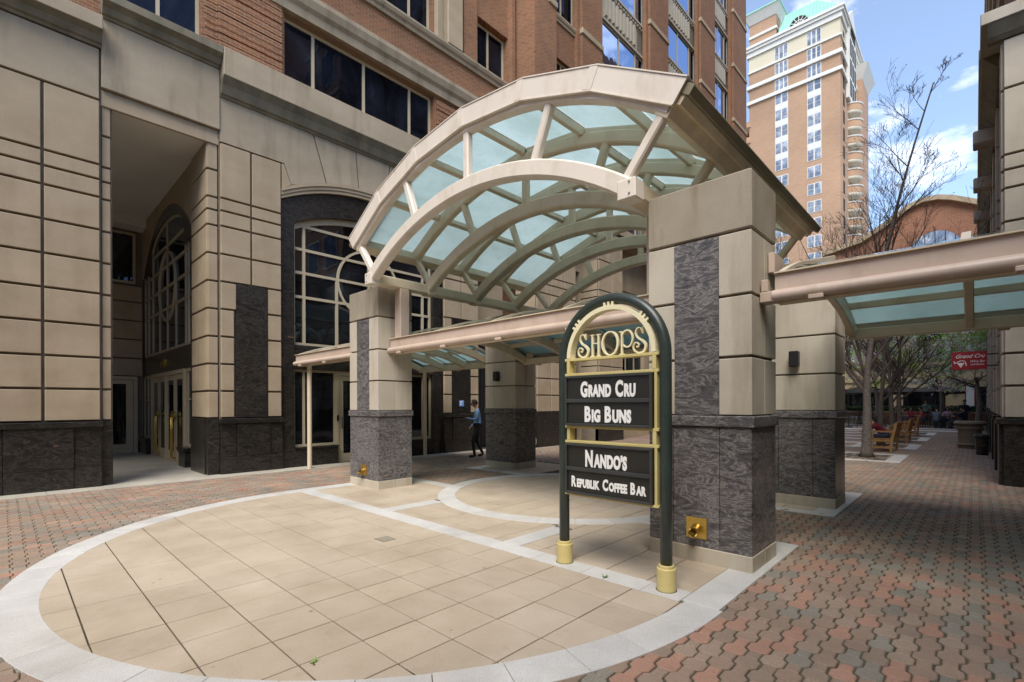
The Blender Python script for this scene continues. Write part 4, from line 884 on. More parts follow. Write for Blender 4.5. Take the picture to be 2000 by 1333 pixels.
obj('arm', MB().cbox(-1.50, -1.37, 5.03, 5.20, 2.56, 2.66, 0.008), 'gutter', br); obj('clip', MB().cbox(-1.49, -1.43, 5.04, 5.12, 2.665, 2.78, 0.006), 'gutter', br); obj('fin', MB().cbox(-1.50, -1.44, 5.3, 5.6, 2.9, 3.1, 0.006), 'gutter', br)

# ================================================================ SHOPS SIGN
sg = thing('shops_sign', (-2.455, 3.91, 0), 'freestanding dark green arched shops sign with gold trim and black name panels', 'sign')
SX0, SX1, SY, SM = -3.005, -1.915, 3.915, -2.46
HW = (SX1-SX0)/2; ZS = 2.03
pth = [(SX0, SY, 0.05), (SX0, SY, 1.0), (SX0, SY, ZS)]+[(SM-HW*math.cos(R_(180*k/28)), SY, ZS+HW*math.sin(R_(180*k/28))) for k in range(1, 28)]+[(SX1, SY, ZS), (SX1, SY, 1.0), (SX1, SY, 0.05)]
obj('tube_frame', MB().tube(pth, 0.051, 18), 'green', sg, True)
for x in (SX0, SX1):
    b_ = obj('base_sleeve', MB().lathe([(0.081, -0.002), (0.081, 0.19), (0.078, 0.194), (0.066, 0.196), (0.066, 0.218), (0.063, 0.222), (0.053, 0.223)], (x, SY, 0), 26), 'gold', sg, 35)
    obj('base_gap', MB().lathe([(0.088, 0.004), (0.088, 0.0075)], (x, SY, 0), 20), 'tilebed', b_)
ga = [(SM-0.435*math.cos(R_(180*k/30)), 2.045+0.435*math.sin(R_(180*k/30))*1.0) for k in range(31)]
arch = obj('gold_arch', MB().ribbon([(SM-0.455*math.cos(R_(180*k/30)), 2.045+0.445*math.sin(R_(180*k/30))) for k in range(31)], 0.042, SY-0.045, SY+0.045), 'pale_gold', sg)
for ang in (138, 90, 42):
    for d in (-5, 0, 5):
        a = R_(ang+d); obj('spacer', MB().ribbon([(SM+0.466*math.cos(a), 2.045+0.456*math.sin(a)), (SM+0.505*math.cos(a), 2.045+0.500*math.sin(a))], 0.022, SY-0.04, SY+0.04), 'pale_gold', arch)
for z in (2.028, 1.882, 1.372, 1.226): obj('gold_rail', MB().cbox(SX0+0.045, SX1-0.045, SY-0.045, SY+0.045, z-0.013, z+0.013, 0.003), 'gold', sg)
obj('gold_rail', MB().cbox(SX0+0.045, SX1-0.045, SY-0.05, SY+0.05, 0.70, 0.722, 0.003), 'gold', sg)
for x in (-2.92, -2.0):
    for z0, z1 in ((1.895, 2.015), (1.239, 1.359)): obj('gold_stile', MB().cbox(x-0.018, x+0.018, SY-0.045, SY+0.045, z0, z1, 0.003), 'gold', sg)
for z0, z1 in ((1.385, 1.869), (0.722, 1.213)): obj('gold_stile', MB().cbox(-2.0, -1.975, SY-0.045, SY+0.045, z0, z1, 0.003), 'gold', sg)
def sign_box(z0, z1, lines):
    x0, x1, yf = -2.935, -2.005, SY-0.085
    p = obj('name_panel', MB().cbox(x0, x1, yf+0.02, SY+0.085, z0, z1, 0.006), 'panel', sg); zm = (z0+z1)/2
    for a, b, c, d in ((x0, x1, z0, z0+0.022), (x0, x1, z1-0.022, z1), (x0, x0+0.022, z0+0.022, z1-0.022), (x1-0.022, x1, z0+0.022, z1-0.022), (x0+0.022, x1-0.022, zm-0.018, zm+0.018)): obj('panel_frame', MB().cbox(a, b, yf, yf+0.0195, c, d, 0.003), 'panelframe', p)
    for (txt, size, zb, wid, xc) in lines:
        x = 0; bits = []                          # small caps: first letters large, the rest smaller
        for w in txt.split(' '):
            for part, sz in ((w[0], size), (w[1:], size*0.76)):
                if not part: continue
                me = text_mesh(part, sz, extrude=0.0015, offset=size*0.046, align='LEFT', space=1.06); xsv = [v.co.x for v in me.vertices]; a = min(xsv); wd = max(xsv)-a
                bits.append((me, x-a)); x += wd+size*0.085
            x += size*0.30
        x -= size*0.385; k = wid/x
        for me, off in bits:
            for v in me.vertices: v.co.x = (v.co.x+off-x/2)*k
            me.transform(Matrix.Translation((xc, yf+0.0185, zb)) @ Matrix.Rotation(R_(90), 4, 'X')); link('lettering', me, 'letter', p)
    for zz in (z0+0.06, z1-0.06): obj('screw', MB().lathe([(0.007, 0), (0.005, 0.004)], (0, 0, 0), 8), 'eave', p).matrix_world = Matrix.Translation((x1+0.0, SY-0.03, zz)) @ Matrix.Rotation(R_(90), 4, 'Y')
sign_box(1.387, 1.867, [('GRAND CRU', 0.196, 1.668, 0.59, -2.46), ('BIG BUNS', 0.196, 1.432, 0.50, -2.458)])
sign_box(0.724, 1.212, [("NANDO'S", 0.210, 1.005, 0.45, -2.477), ('REPUBLIK COFFEE BAR', 0.137, 0.796, 0.80, -2.465)])
def stroke(P, n=26):                              # smooth curve through points
    P = [Vector(p) for p in P]; out = []
    for i in range(len(P)-1):
        p0, p1, p2, p3 = P[max(i-1, 0)], P[i], P[i+1], P[min(i+2, len(P)-1)]
        for k in range(6):
            t = k/6; out.append(0.5*((2*p1)+(p2-p0)*t+(2*p0-5*p1+4*p2-p3)*t*t+(3*p1-p0-3*p2+p3)*t**3))
    return out+[P[-1]]
ltr = obj('letter', MB().box(-2.9, -2.02, SY-0.004, SY+0.004, 2.0405, 2.0425), 'pale_gold', sg)
def letter_s(x, w, z, h):
    pts = [(0.72, 0.98), (0.70, 0.80), (0.55, 0.97), (0.30, 0.96), (0.20, 0.78), (0.36, 0.60), (0.72, 0.46), (0.95, 0.28), (0.82, 0.06), (0.45, 0.0), (0.10, 0.10), (0.02, 0.28), (0.20, 0.42), (0.42, 0.34), (0.36, 0.22), (0.26, 0.27)]
    S_ = stroke([(x+a*w, z+b*h) for a, b in pts[1:]]); n = len(S_); wd = [0.009+0.013*math.exp(-((i/n-0.42)/0.16)**2) for i in range(n)]
    obj('letter', MB().ribbon(S_, wd, SY-0.012, SY+0.012).box(x+0.70*w, x+0.75*w, SY-0.012, SY+0.012, z+0.74*h, z+1.02*h), 'pale_gold', ltr)
zl, hl = 2.05, 0.215
letter_s(-2.825, 0.125, zl, hl+0.008)
mb = MB().box(-2.665, -2.648, SY-0.012, SY+0.012, zl, zl+hl-0.01).box(-2.597, -2.580, SY-0.012, SY+0.012, zl, zl+hl-0.01).box(-2.648, -2.597, SY-0.012, SY+0.012, zl+0.118, zl+0.128)
for x in (-2.6565, -2.5885):
    for z in (zl-0.004, zl+hl-0.014): mb.box(x-0.022, x+0.022, SY-0.0125, SY+0.0125, z, z+0.008)
obj('letter', mb, 'pale_gold', ltr)
obj('letter', MB().ribbon([(-2.462+0.083*math.cos(6.28318*k/36), zl+0.110+0.109*math.sin(6.28318*k/36)) for k in range(36)], [0.010+0.010*abs(math.cos(6.28318*k/36)) for k in range(36)], SY-0.012, SY+0.012, True), 'pale_gold', ltr)
mb = MB().box(-2.345, -2.329, SY-0.012, SY+0.012, zl, zl+hl-0.005).box(-2.362, -2.312, SY-0.0125, SY+0.0125, zl-0.004, zl+0.004).box(-2.366, -2.345, SY-0.0125, SY+0.0125, zl+hl-0.014, zl+hl-0.006)
mb.ribbon(stroke([(-2.337, zl+0.165), (-2.31, zl+0.205), (-2.27, zl+0.212), (-2.235, zl+0.175), (-2.228, zl+0.125), (-2.250, zl+0.075), (-2.29, zl+0.062), (-2.325, zl+0.082)]), 0.013, SY-0.0118, SY+0.0118)
obj('letter', mb, 'pale_gold', ltr)
letter_s(-2.222, 0.132, zl, hl+0.012)

# ================================================================ RIGHT STONE BUILDING
rb = thing('stone_building', (3.0, 16, 0), 'stone building with dark granite plinth at the right edge', 'building')
YR, XR = 13.25, 0.39
def panel_y(x0, x1, z0, z1, y, mat='stone_grey', name='stone_panel', d=0.06, g=G): return obj(name, MB().cbox(x0+g, x1-g, y, y+d, z0+g, z1-g, 0.008), mat, rb)
def panel_xn(y0, y1, z0, z1, x, mat='stone_grey', name='stone_panel', d=0.06, g=G): return obj(name, MB().cbox(x, x+d, y0+g, y1-g, z0+g, z1-g, 0.008), mat, rb)
obj('building_core', MB().box(XR+0.05, 14, YR+0.055, 24.5, 0, 9.0).box(0.55, 14, 24.5, 46, 0, 9.0), 'joint', rb)
obj('building_core', MB().box(XR+0.2, 14, YR+0.2, 46, 9.0, 34), 'brick', rb)
for x0, x1 in ((XR, 1.7), (1.7, 3.4), (3.4, 5.2)):
    for z0, z1 in zip(J, J[1:]): panel_y(x0, x1, z0, z1, YR)
    panel_y(x0, x1, 7.6, 8.55, YR, 'stone_grey')
    obj('granite_panel', MB().cbox(x0+0.003, x1-0.003, YR-0.04, YR+0.06, -0.03, 1.17, 0.004), 'granite2', rb)
obj('ledge', MB().cbox(XR-0.07, 5.2, YR-0.075, YR+0.06, 1.173, 1.283, 0.008), 'granite2', rb)
yy = YR+0.06; k = 0
while yy < 40:
    L = 0.75 if k % 2 == 0 else 2.1; x = XR-0.02 if k % 2 == 0 else XR+0.16
    if yy > 24.5: x += 0.1
    for z0, z1 in zip(J, J[1:]): panel_xn(yy, yy+L, z0, z1, x, d=0.4 if k % 2 == 0 else 0.1)
    panel_xn(yy, yy+L, 7.6, 8.55, x, 'stone_grey', d=0.4)
    obj('granite_panel', MB().cbox(x-0.04, x+0.4, yy, yy+L, -0.03, 1.17, 0.004), 'granite2', rb); obj('ledge', MB().cbox(x-0.075, x+0.3, yy-0.02, yy+L+0.02, 1.173, 1.283, 0.008), 'granite2', rb)
    yy += L; k += 1
obj('added_wing_core', MB().box(2.78, 14, -10, 13.2, 0, 9.0), 'joint', rb)  # unseen low wing, added to shade the near pillar's right face
for k in range(13):
    y0 = -10+k*1.78
    for z0, z1 in zip(J[::2], J[2::2]): panel_xn(y0, y0+1.78, z0, z1, 2.7, d=0.1)
    panel_xn(y0, y0+1.78, 7.6, 8.7, 2.7, d=0.1); obj('granite_panel', MB().cbox(2.66, 2.8, y0+0.003, y0+1.777, -0.03, 1.28, 0.004), 'granite2', rb)
obj('cornice_cap', MB().cbox(2.4, 3.6, -10, 13.0, 8.72, 9.05, 0.012), 'stone_grey', rb)
def cornice_r(mb): return obj('cornice', mb, 'cornice', rb)
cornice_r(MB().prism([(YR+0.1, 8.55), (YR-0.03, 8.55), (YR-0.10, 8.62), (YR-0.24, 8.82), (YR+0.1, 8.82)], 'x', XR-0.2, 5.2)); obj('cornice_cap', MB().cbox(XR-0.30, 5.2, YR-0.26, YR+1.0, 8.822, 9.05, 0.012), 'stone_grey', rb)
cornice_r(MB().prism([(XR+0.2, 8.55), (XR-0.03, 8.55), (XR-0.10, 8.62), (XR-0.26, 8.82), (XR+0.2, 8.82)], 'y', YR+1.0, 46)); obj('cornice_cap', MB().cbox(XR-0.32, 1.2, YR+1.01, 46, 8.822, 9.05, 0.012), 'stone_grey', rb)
for y in (17.2, 20.8, 24.4, 28.0): obj('stone_bracket', MB().cbox(XR-0.42, XR+0.3, y, y+0.5, 8.2, 8.545, 0.03), 'stone_grey', rb)
for z in (12.5, 16.1, 19.7, 23.3, 27): obj('stone_band', MB().cbox(XR+0.1, 5, YR+0.1, 46, z, z+0.25, 0.02), 'stone_grey', rb)
for z in (9.7, 13.3, 17.0, 20.6):
    for x in (1.2, 3.4):
        w = obj('window', MB().box(x, x+1.6, YR+0.12, YR+0.199, z, z+1.9), 'cream', rb); obj('pane', MB().box(x+0.08, x+0.76, YR+0.10, YR+0.119, z+0.08, z+1.82), 'glass_mid', w); obj('pane', MB().box(x+0.84, x+1.52, YR+0.10, YR+0.119, z+0.08, z+1.82), 'glass_mid', w)
hs = thing('hanging_sign', (-0.1, 16.0, 2.6), 'red hanging wine bar sign with white script on the right building', 'sign')
MT['red'] = proc('dark_red_sign', (0.30, 0.012, 0.018), (0.34, 0.016, 0.022), 2, rough=0.45)
obj('board', MB().cbox(-0.41, 0.205, 16.0, 16.05, 2.385, 2.815, 0.004), 'red', hs); obj('bracket', MB().cbox(0.2055, 0.40, 16.01, 16.04, 2.72, 2.75, 0.004).cbox(0.2055, 0.40, 16.01, 16.04, 2.45, 2.48, 0.004), 'black', hs)
text_y('lettering', 'Grand Cru', -0.10, 15.9985, 2.665, 0.125, 'letter', hs, sx=0.92, extrude=0.001, offset=0.001, shear=0.45)
text_y('lettering', 'Wine Bar', 0.035, 15.9985, 2.555, 0.075, 'letter', hs, sx=0.9, extrude=0.001, shear=0.45)
text_y('lettering', 'and Bistro', 0.035, 15.9985, 2.485, 0.062, 'letter', hs, sx=0.9, extrude=0.001, shear=0.45)
gb = MB()
for r in range(4):
    for k in range(4-r): gb.lathe([(0.001, -0.001), (0.016, -0.0005), (0.016, 0.0005), (0.001, 0.001)], (0, 0, 0), 8); n = 32; base = len(gb.v)-n; cx, cz = -0.25+(k-(3-r)/2)*0.03, 2.535-r*0.027; gb.v[base:] = [(cx+v[0], 15.9985+v[2], cz+v[1]) for v in gb.v[base:]]
o = obj('grape_emblem', gb, 'letter', hs); o['kind'] = 'stuff'
obj('vine_emblem', MB().ribbon(stroke([(-0.37, 2.60), (-0.36, 2.54), (-0.31, 2.57), (-0.25, 2.60), (-0.19, 2.59), (-0.16, 2.53), (-0.155, 2.47)]), 0.016, 15.9975, 15.9995), 'letter', hs)
# ================================================================ BACKGROUND BUILDINGS
tw = thing('apartment_tower', (-23, 100, 0), 'tall tan brick apartment tower with white trim and green copper roof', 'building')
TX0, TX1, TYF = -30.3, -16.05, 96.0
rowsR = [56.0-2.97*k for k in range(19)]
obj('wall', MB().box(TX0, TX1, TYF, 118, 0, 66), 'brick_tower', tw)
obj('stone_storey', MB().box(TX0-0.03, TX1+0.03, TYF-0.03, 118.03, 62.9, 65.5), 'cafe_pale' if 'cafe_pale' in MT else 'white', tw).data.materials[0] = proc('pale_stucco', (0.56, 0.505, 0.38), (0.60, 0.545, 0.42), 0.3, rough=0.8)
for z0, z1, p in ((62.55, 62.9, 0.2), (59.6, 60.3, 0.35), (56.75, 57.4, 0.35)): obj('white_band', MB().cbox(TX0-p, TX1+p, TYF-p, 118.5, z0, z1, 0.05), 'white', tw)
obj('cornice', MB().box(TX0-0.3, TX1+0.3, TYF-0.3, 118.3, 65.5, 66.4).box(TX0-0.55, TX1+0.55, TYF-0.55, 118.5, 66.401, 66.9).box(TX0-0.75, TX1+0.75, TYF-0.75, 118.7, 66.901, 67.35), 'white', tw)
roof = obj('copper_roof', MB().add([(-25.6, 95.9, 67.3), (-15.7, 95.9, 67.3), (-15.7, 118, 67.3), (-25.6, 118, 67.3), (-24.4, 96.9, 70.9), (-19.6, 96.9, 70.9), (-18.2, 115, 70.9), (-24.4, 115, 70.9)], [(0, 1, 5, 4), (1, 2, 6, 5), (2, 3, 7, 6), (3, 0, 4, 7), (4, 5, 6, 7)]), 'copper', tw)
for k in range(18):
    x = -25.3+k*0.53; t = 1.0 if x < -19.4 else max(0.15, (-15.7-x)/3.7)
    obj('roof_seam', MB().sweep([(x, 95.86, 67.3), (x+(0.3 if x < -24 else 0), 95.86+1.0*t, 67.33+3.6*t)], (1, 0, 0), 0.03, 0.05), 'copper', roof)
ln = obj('lunette_window', MB().prism([(-22.05+1.75*math.cos(R_(180*k/16)), 67.35+1.75*math.sin(R_(180*k/16))) for k in range(17)], 'y', 95.75, 97.5), 'copper', tw)
obj('pane', MB().prism([(-22.05+1.45*math.cos(R_(180*k/16)), 67.36+1.45*math.sin(R_(180*k/16))) for k in range(17)], 'y', 95.70, 95.74), 'dark', ln)
for a in (30, 60, 90, 120, 150): obj('mullion', MB().sweep([(-22.05, 95.67, 67.36), (-22.05+1.45*math.cos(R_(a)), 95.67, 67.36+1.45*math.sin(R_(a)))], (0, 1, 0), 0.03, 0.05), 'white', ln)
obj('mullion', MB().sweep([(-22.05+0.75*math.cos(R_(180*k/12)), 95.66, 67.36+0.75*math.sin(R_(180*k/12))) for k in range(13)], (0, 1, 0), 0.03, 0.05), 'white', ln)
obj('roof_block', MB().box(-30.2, -25.75, 96.2, 105, 67.3, 72.0), 'brick_tower', tw); obj('white_band', MB().cbox(-30.4, -25.6, 96.0, 105.2, 69.0, 69.5, 0.05), 'white', tw)
obj('copper_cornice', MB().add([(-30.3, 96.1, 71.6), (-25.7, 96.1, 71.6), (-25.7, 105, 71.6), (-30.3, 105, 71.6), (-31, 95.3, 73.2), (-25.0, 95.3, 73.2), (-25.0, 105.7, 73.2), (-31, 105.7, 73.2)], [(0, 1, 5, 4), (1, 2, 6, 5), (2, 3, 7, 6), (3, 0, 4, 7), (4, 5, 6, 7), (3, 2, 1, 0)]), 'white', tw); obj('copper_flashing', MB().box(-31.1, -24.9, 95.2, 105.8, 73.2, 73.45), 'copper', tw)
def tower_window(x, z0, z1, w, n=2):
    y = TYF; f = obj('window', MB().box(x-w/2, x+w/2, y-0.05, y+0.1, z0, z1), 'white', tw); q = w/n
    for i in range(n):
        for a, b in ((z0+0.12, (z0+z1)/2-0.05), ((z0+z1)/2+0.05, z1-0.12)): obj('pane', MB().box(x-w/2+i*q+0.11, x-w/2+(i+1)*q-0.11, y-0.08, y-0.051, a, b), 'glass_tower', f)
for xc in (-19.83, -24.87):
    for i, z in enumerate(rowsR):
        if z < 8: break
        tower_window(xc, z-1.0, z+1.0, 2.1)
        if i < (4 if xc > -22 else 4): obj('spandrel', MB().box(xc-1.05, xc+1.05, TYF-0.06, TYF+0.05, z-1.97, z-1.0), 'white', tw)
    for z0, z1 in ((57.5, 59.5), (60.4, 62.4), (63.0, 65.4)): tower_window(xc, z0, z1, 2.15, 3)
# curved balconies on the tower's side and its white gable bay
for k in range(16):
    z = 53.9-2.88*k
    if z < 6: break
    b_ = obj('balcony', MB().lathe([(1.97, z-1.15), (1.97, z-0.1)], (-16.1, 104.2, 0), 28), 'brick_tower', tw)
    obj('balcony_rail', MB().lathe([(2.05, z-0.1), (2.1, z+0.12), (1.9, z+0.12)], (-16.1, 104.2, 0), 28), 'white', b_); obj('balcony_floor', MB().lathe([(1.0, z-2.0), (1.6, z-1.75), (1.95, z-1.16)], (-16.1, 104.2, 0), 28), 'taupe', b_, True)
    if k < 10: obj('balcony', MB().lathe([(1.3, z-1.9), (1.9, z-1.15), (1.97, z-1.1), (1.97, z-0.1)], (-31.2, 97.5, 0), 20), 'brick_tower', tw)
gbp = [(100.5, 54.2), (107.5, 54.2), (107.5, 68.2), (104.2, 71.2), (100.5, 68.2)]
gbay = obj('gable_bay', MB().prism(gbp, 'x', -16.0, -15.55), 'white', tw)
for y in (101.6, 103.6, 105.6):
    for z in (55, 58.5, 62): obj('pane', MB().box(-15.56, -15.5, y, y+1.2, z, z+2.8), 'dark', gbay)
obj('pane', MB().prism([(104.0+2.2*math.cos(R_(180*k/14)), 65.6+2.6*math.sin(R_(180*k/14))) for k in range(15)], 'x', -15.56, -15.5), 'dark', gbay)
obj('side_window', MB().box(-16.06, -15.98, 98.0, 99.2, 58, 64.5), 'dark', tw)
for z in rowsR[:14]: obj('side_window', MB().box(-16.06, -15.98, 98.2, 99.3, z-1.0, z+1.0), 'dark', tw)
obj('far_cornice', MB().add([(-15.9, 110, 61.6), (-15.0, 110, 61.6), (-15.0, 117, 61.6), (-15.9, 117, 61.6), (-15.9, 109.2, 64), (-14.0, 109.2, 64), (-14.0, 118, 64), (-15.9, 118, 64)], [(0, 1, 5, 4), (1, 2, 6, 5), (4, 5, 6, 7), (3, 2, 1, 0), (2, 3, 7, 6), (3, 0, 4, 7)]), 'white', tw); obj('side_bay', MB().box(-16.1, -15.0, 110, 117, 20, 61.59), 'brick_tower', tw)

ab = thing('brick_hall', (-3, 62, 0), 'brown brick hall with curved gable and big round-headed window beyond the tree', 'building')
top = [(-12, 17.6), (-8.6, 18.3), (-7.0, 19.2), (-6.0, 19.85), (-4.93, 20.65), (-3.72, 21.1), (-2.54, 21.05), (-1.55, 20.72), (-0.45, 20.15), (0.55, 19.6), (2.2, 19.2), (5, 19.0), (8, 19.0)]
obj('wall', MB().prism([(-12, 0)]+[(8, 0)]+top[::-1], 'y', 62, 80), 'brick_far', ab)
obj('coping', MB().sweep([(x, 61.9, z+0.15) for x, z in top], (0, 1, 0), 0.35, 0.22), 'stone', ab)
hw = obj('arched_window', MB().prism([(-2.75+2.25*math.cos(R_(180*k/18)), 16.1+2.25*math.sin(R_(180*k/18))) for k in range(19)], 'y', 61.9, 62.0), 'brick_far', ab)
obj('pane', MB().prism([(-2.75+1.95*math.cos(R_(180*k/18)), 16.1+1.95*math.sin(R_(180*k/18))) for k in range(19)], 'y', 61.85, 61.89), 'glass_tower', hw)
for x in (-4.2, -3.5, -2.75, -2.0, -1.3): obj('mullion', MB().box(x-0.03, x+0.03, 61.82, 61.845, 16.1, 16.1+math.sqrt(1.95**2-(x+2.75)**2)), 'black', hw)
cf = thing('cafe_building', (-4, 50, 0), 'low cream cafe building with dark shop windows behind the plaza', 'building')
obj('wall', MB().box(-16, 4, 50, 58, 0, 10.5), 'cafe_wall', cf)
for x0, x1 in ((-12, -5.1), (-4.2, -1.65), (-0.55, 3.5)):
    w = obj('shop_window', MB().box(x0, x1, 49.92, 50.0, 0.6, 2.75), 'black', cf); n = max(2, int((x1-x0)/1.2))
    for k in range(n): obj('pane', MB().box(x0+(x1-x0)*k/n+0.05, x0+(x1-x0)*(k+1)/n-0.05, 49.88, 49.918, 0.7, 2.65), 'glass', w)
for x0, x1 in ((-12, -7.5), (-6.5, -4.5), (-3.4, -1.6), (-0.4, 1.5)):
    w = obj('upper_window', MB().box(x0, x1, 49.95, 50.0, 5.0, 7.0), 'white', cf); obj('pane', MB().box(x0+0.1, x1-0.1, 49.92, 49.949, 5.1, 6.9), 'glass', w)
for z in (3.2, 4.4, 7.8): obj('stone_band', MB().cbox(-16, 4, 49.93, 50.02, z, z+0.12, 0.01), 'stone', cf)
obj('wall_lamp', MB().lathe([(0.1, 0), (0.16, 0.1), (0.16, 0.25), (0.05, 0.32)], (-1.1, 49.85, 2.2), 12), 'white', cf)
bn = thing('shop_banner', (-0.42, 49.8, 1.6), 'tall white banner with red edge beside the cafe entrance', 'banner')
obj('cloth', MB().box(-0.5, -0.05, 49.80, 49.83, 1.3, 2.9), 'letter', bn); obj('edge_strip', MB().box(-0.045, 0.05, 49.80, 49.83, 1.3, 2.9), 'red', bn); obj('hem', MB().box(-0.56, -0.505, 49.8, 49.83, 1.3, 2.9), 'green', bn)
lw = thing('planter_wall', (-4, 46, 0), 'low red brick planter wall in front of the cafe', 'wall')
obj('wall', MB().box(-14, 1.2, 46.0, 46.4, 0, 0.85), 'brick_far', lw); obj('coping', MB().cbox(-14, 1.2, 45.95, 46.45, 0.851, 0.93, 0.01), 'stone', lw)
def leafmass(n, box, size, cols, seed=1, shape=None):
    rnd = random.Random(seed); mb = MB(); cl = []
    for _ in range(n):
        p = shape(rnd) if shape else Vector([rnd.uniform(*b) for b in box]); s = size*rnd.uniform(0.6, 1.3)
        a = Vector([rnd.gauss(0, 1) for _ in range(3)]).normalized(); b = a.orthogonal().normalized(); c = a.cross(b); b = b*s; c = c*s*0.6
        mb.add([p-b, p-c, p+b, p+c], [(0, 1, 2, 3)]); k = rnd.uniform(0.75, 1.2); q = rnd.choice(cols); cl.append(tuple(v*k for v in q))
    return mb, cl
mb, cl = leafmass(5000, ((-13.9, 1.1), (46.05, 46.6), (0.85, 1.35)), 0.08, [(0.03, 0.055, 0.015), (0.045, 0.08, 0.02), (0.02, 0.04, 0.012)], 3)
o = obj('hedge', mb, 'leaf'); setcol(o.data, cl); tag(o, 'clipped dark green hedge on top of the brick planter wall', 'hedge', kind='stuff')
for k, (x0, x1, y, h) in enumerate(((-7.1, -5.0, 44.6, 0.55), (-2.6, -1.2, 45.3, 0.75))):
    t = thing('garden_wall', ((x0+x1)/2, y, 0), ('low pale stone wall left of the second tree trunk', 'low pale stone wall behind the seated group')[k], 'wall'); obj('wall_block', MB().cbox(x0, x1, y-0.3, y+0.3, 0, h-0.1, 0.02), 'stone', t); obj('wall_top', MB().cbox(x0-0.05, x1+0.05, y-0.35, y+0.35, h-0.099, h, 0.02), 'kerb', t)
# ================================================================ TREE PITS, BENCHES, PLANTERS
pits = struct_root('tree_pit_paving')
for i, y0 in enumerate((16.35, 21.35, 26.3, 31.2)):
    for a, b in ((y0, y0+0.36), (y0+2.28, y0+2.64)):
        for k in range(6): slab('border_slab', [(-1.45-1.25*(k+1), a), (-1.45-1.25*k, a), (-1.45-1.25*k, b), (-1.45-1.25*(k+1), b)], 'kerb', 0.004, 0.003, pits)
    slab('border_slab', [(-1.80, y0+0.36), (-1.45, y0+0.36), (-1.45, y0+2.28), (-1.80, y0+2.28)], 'kerb', 0.004, 0.003, pits)
    slab('border_slab', [(-3.35, y0+0.36), (-3.0, y0+0.36), (-3.0, y0+2.28), (-3.35, y0+2.28)], 'kerb', 0.004, 0.003, pits)
    obj('soil', MB().box(-3.0, -1.80, y0+0.36, y0+2.28, -0.03, 0.0), 'tilebed', pits)
for y0 in (35.5, 38.2, 43.0): slab('border_slab', [(-14, y0), (0.2, y0), (0.2, y0+1.1), (-14, y0+1.1)], 'kerb', 0.004, 0.003, pits)
def bench(loc, label):
    t = local(thing('teak_bench', loc, label, 'bench', 'teak benches between the trees'))
    L = 1.55
    for y in (0.0, L):
        obj('leg', MB().cbox(-0.52, -0.45, y, y+0.07, 0, 0.64, 0.006), 'wood', t)
        obj('leg', MB().sweep([(0.0, y+0.035, 0), (0.03, y+0.035, 0.42), (0.14, y+0.035, 0.95)], (0, 1, 0), 0.035, 0.035), 'wood', t)
        obj('armrest', MB().cbox(-0.56, 0.06, y-0.01, y+0.08, 0.641, 0.685, 0.008), 'wood', t); obj('stretcher', MB().cbox(-0.45, -0.02, y+0.015, y+0.055, 0.12, 0.18, 0.005), 'wood', t); obj('seat_rail', MB().cbox(-0.45, 0.0, y+0.01, y+0.06, 0.34, 0.41, 0.005), 'wood', t)
    for k in range(5): obj('seat_slat', MB().cbox(-0.52+k*0.10, -0.435+k*0.10, 0.0, L+0.07, 0.412, 0.435, 0.005), 'wood', t)
    obj('back_rail', MB().cbox(0.10, 0.15, 0.07, L, 0.88, 0.96, 0.008), 'wood', t); obj('back_rail', MB().cbox(0.03, 0.07, 0.07, L, 0.46, 0.52, 0.008), 'wood', t)
    for k in range(12): obj('back_slat', MB().sweep([(0.05, 0.13+k*0.122, 0.50), (0.125, 0.13+k*0.122, 0.89)], (0, 1, 0), 0.035, 0.010), 'wood', t)
bench((-1.95, 19.5, 0), 'teak bench with the man in maroon sitting on it'); bench((-1.98, 24.4, 0), 'empty teak bench behind the man in maroon'); bench((-2.05, 29.3, 0), 'farthest empty teak bench toward the cafe')
pl = thing('planter_pot', (-0.14, 23.2, 0), 'large round cast stone planter with thick rim beside the right building', 'planter')
obj('pot', MB().lathe([(0.30, 0), (0.31, 0.08), (0.34, 0.10), (0.36, 0.13), (0.34, 0.17), (0.31, 0.19), (0.305, 0.6), (0.33, 0.64), (0.36, 0.68), (0.36, 0.72), (0.33, 0.755), (0.33, 0.79)], (-0.14, 23.2, 0), 32), 'mossy', pl, 35)
obj('rim', MB().lathe([(0.33, 0.791), (0.40, 0.82), (0.43, 0.87), (0.40, 0.93), (0.36, 0.95), (0.30, 0.95), (0.28, 0.90)], (-0.14, 23.2, 0), 32), 'mossy', pl, 40); obj('soil', MB().lathe([(0.29, 0.88), (0.29, 0.905)], (-0.14, 23.2, 0), 24), 'tilebed', pl)
sp_ = thing('small_planter', (0.2, 20.6, 0), 'small dark planter tucked against the right building wall', 'planter')
obj('pot', MB().lathe([(0.13, 0), (0.16, 0.04), (0.15, 0.09), (0.16, 0.5), (0.20, 0.53), (0.20, 0.58), (0.16, 0.62), (0.14, 0.62)], (0.15, 20.6, 0), 20), 'granite2', sp_, 35); obj('soil', MB().lathe([(0.145, 0.6), (0.145, 0.625)], (0.15, 20.6, 0), 16), 'tilebed', sp_)
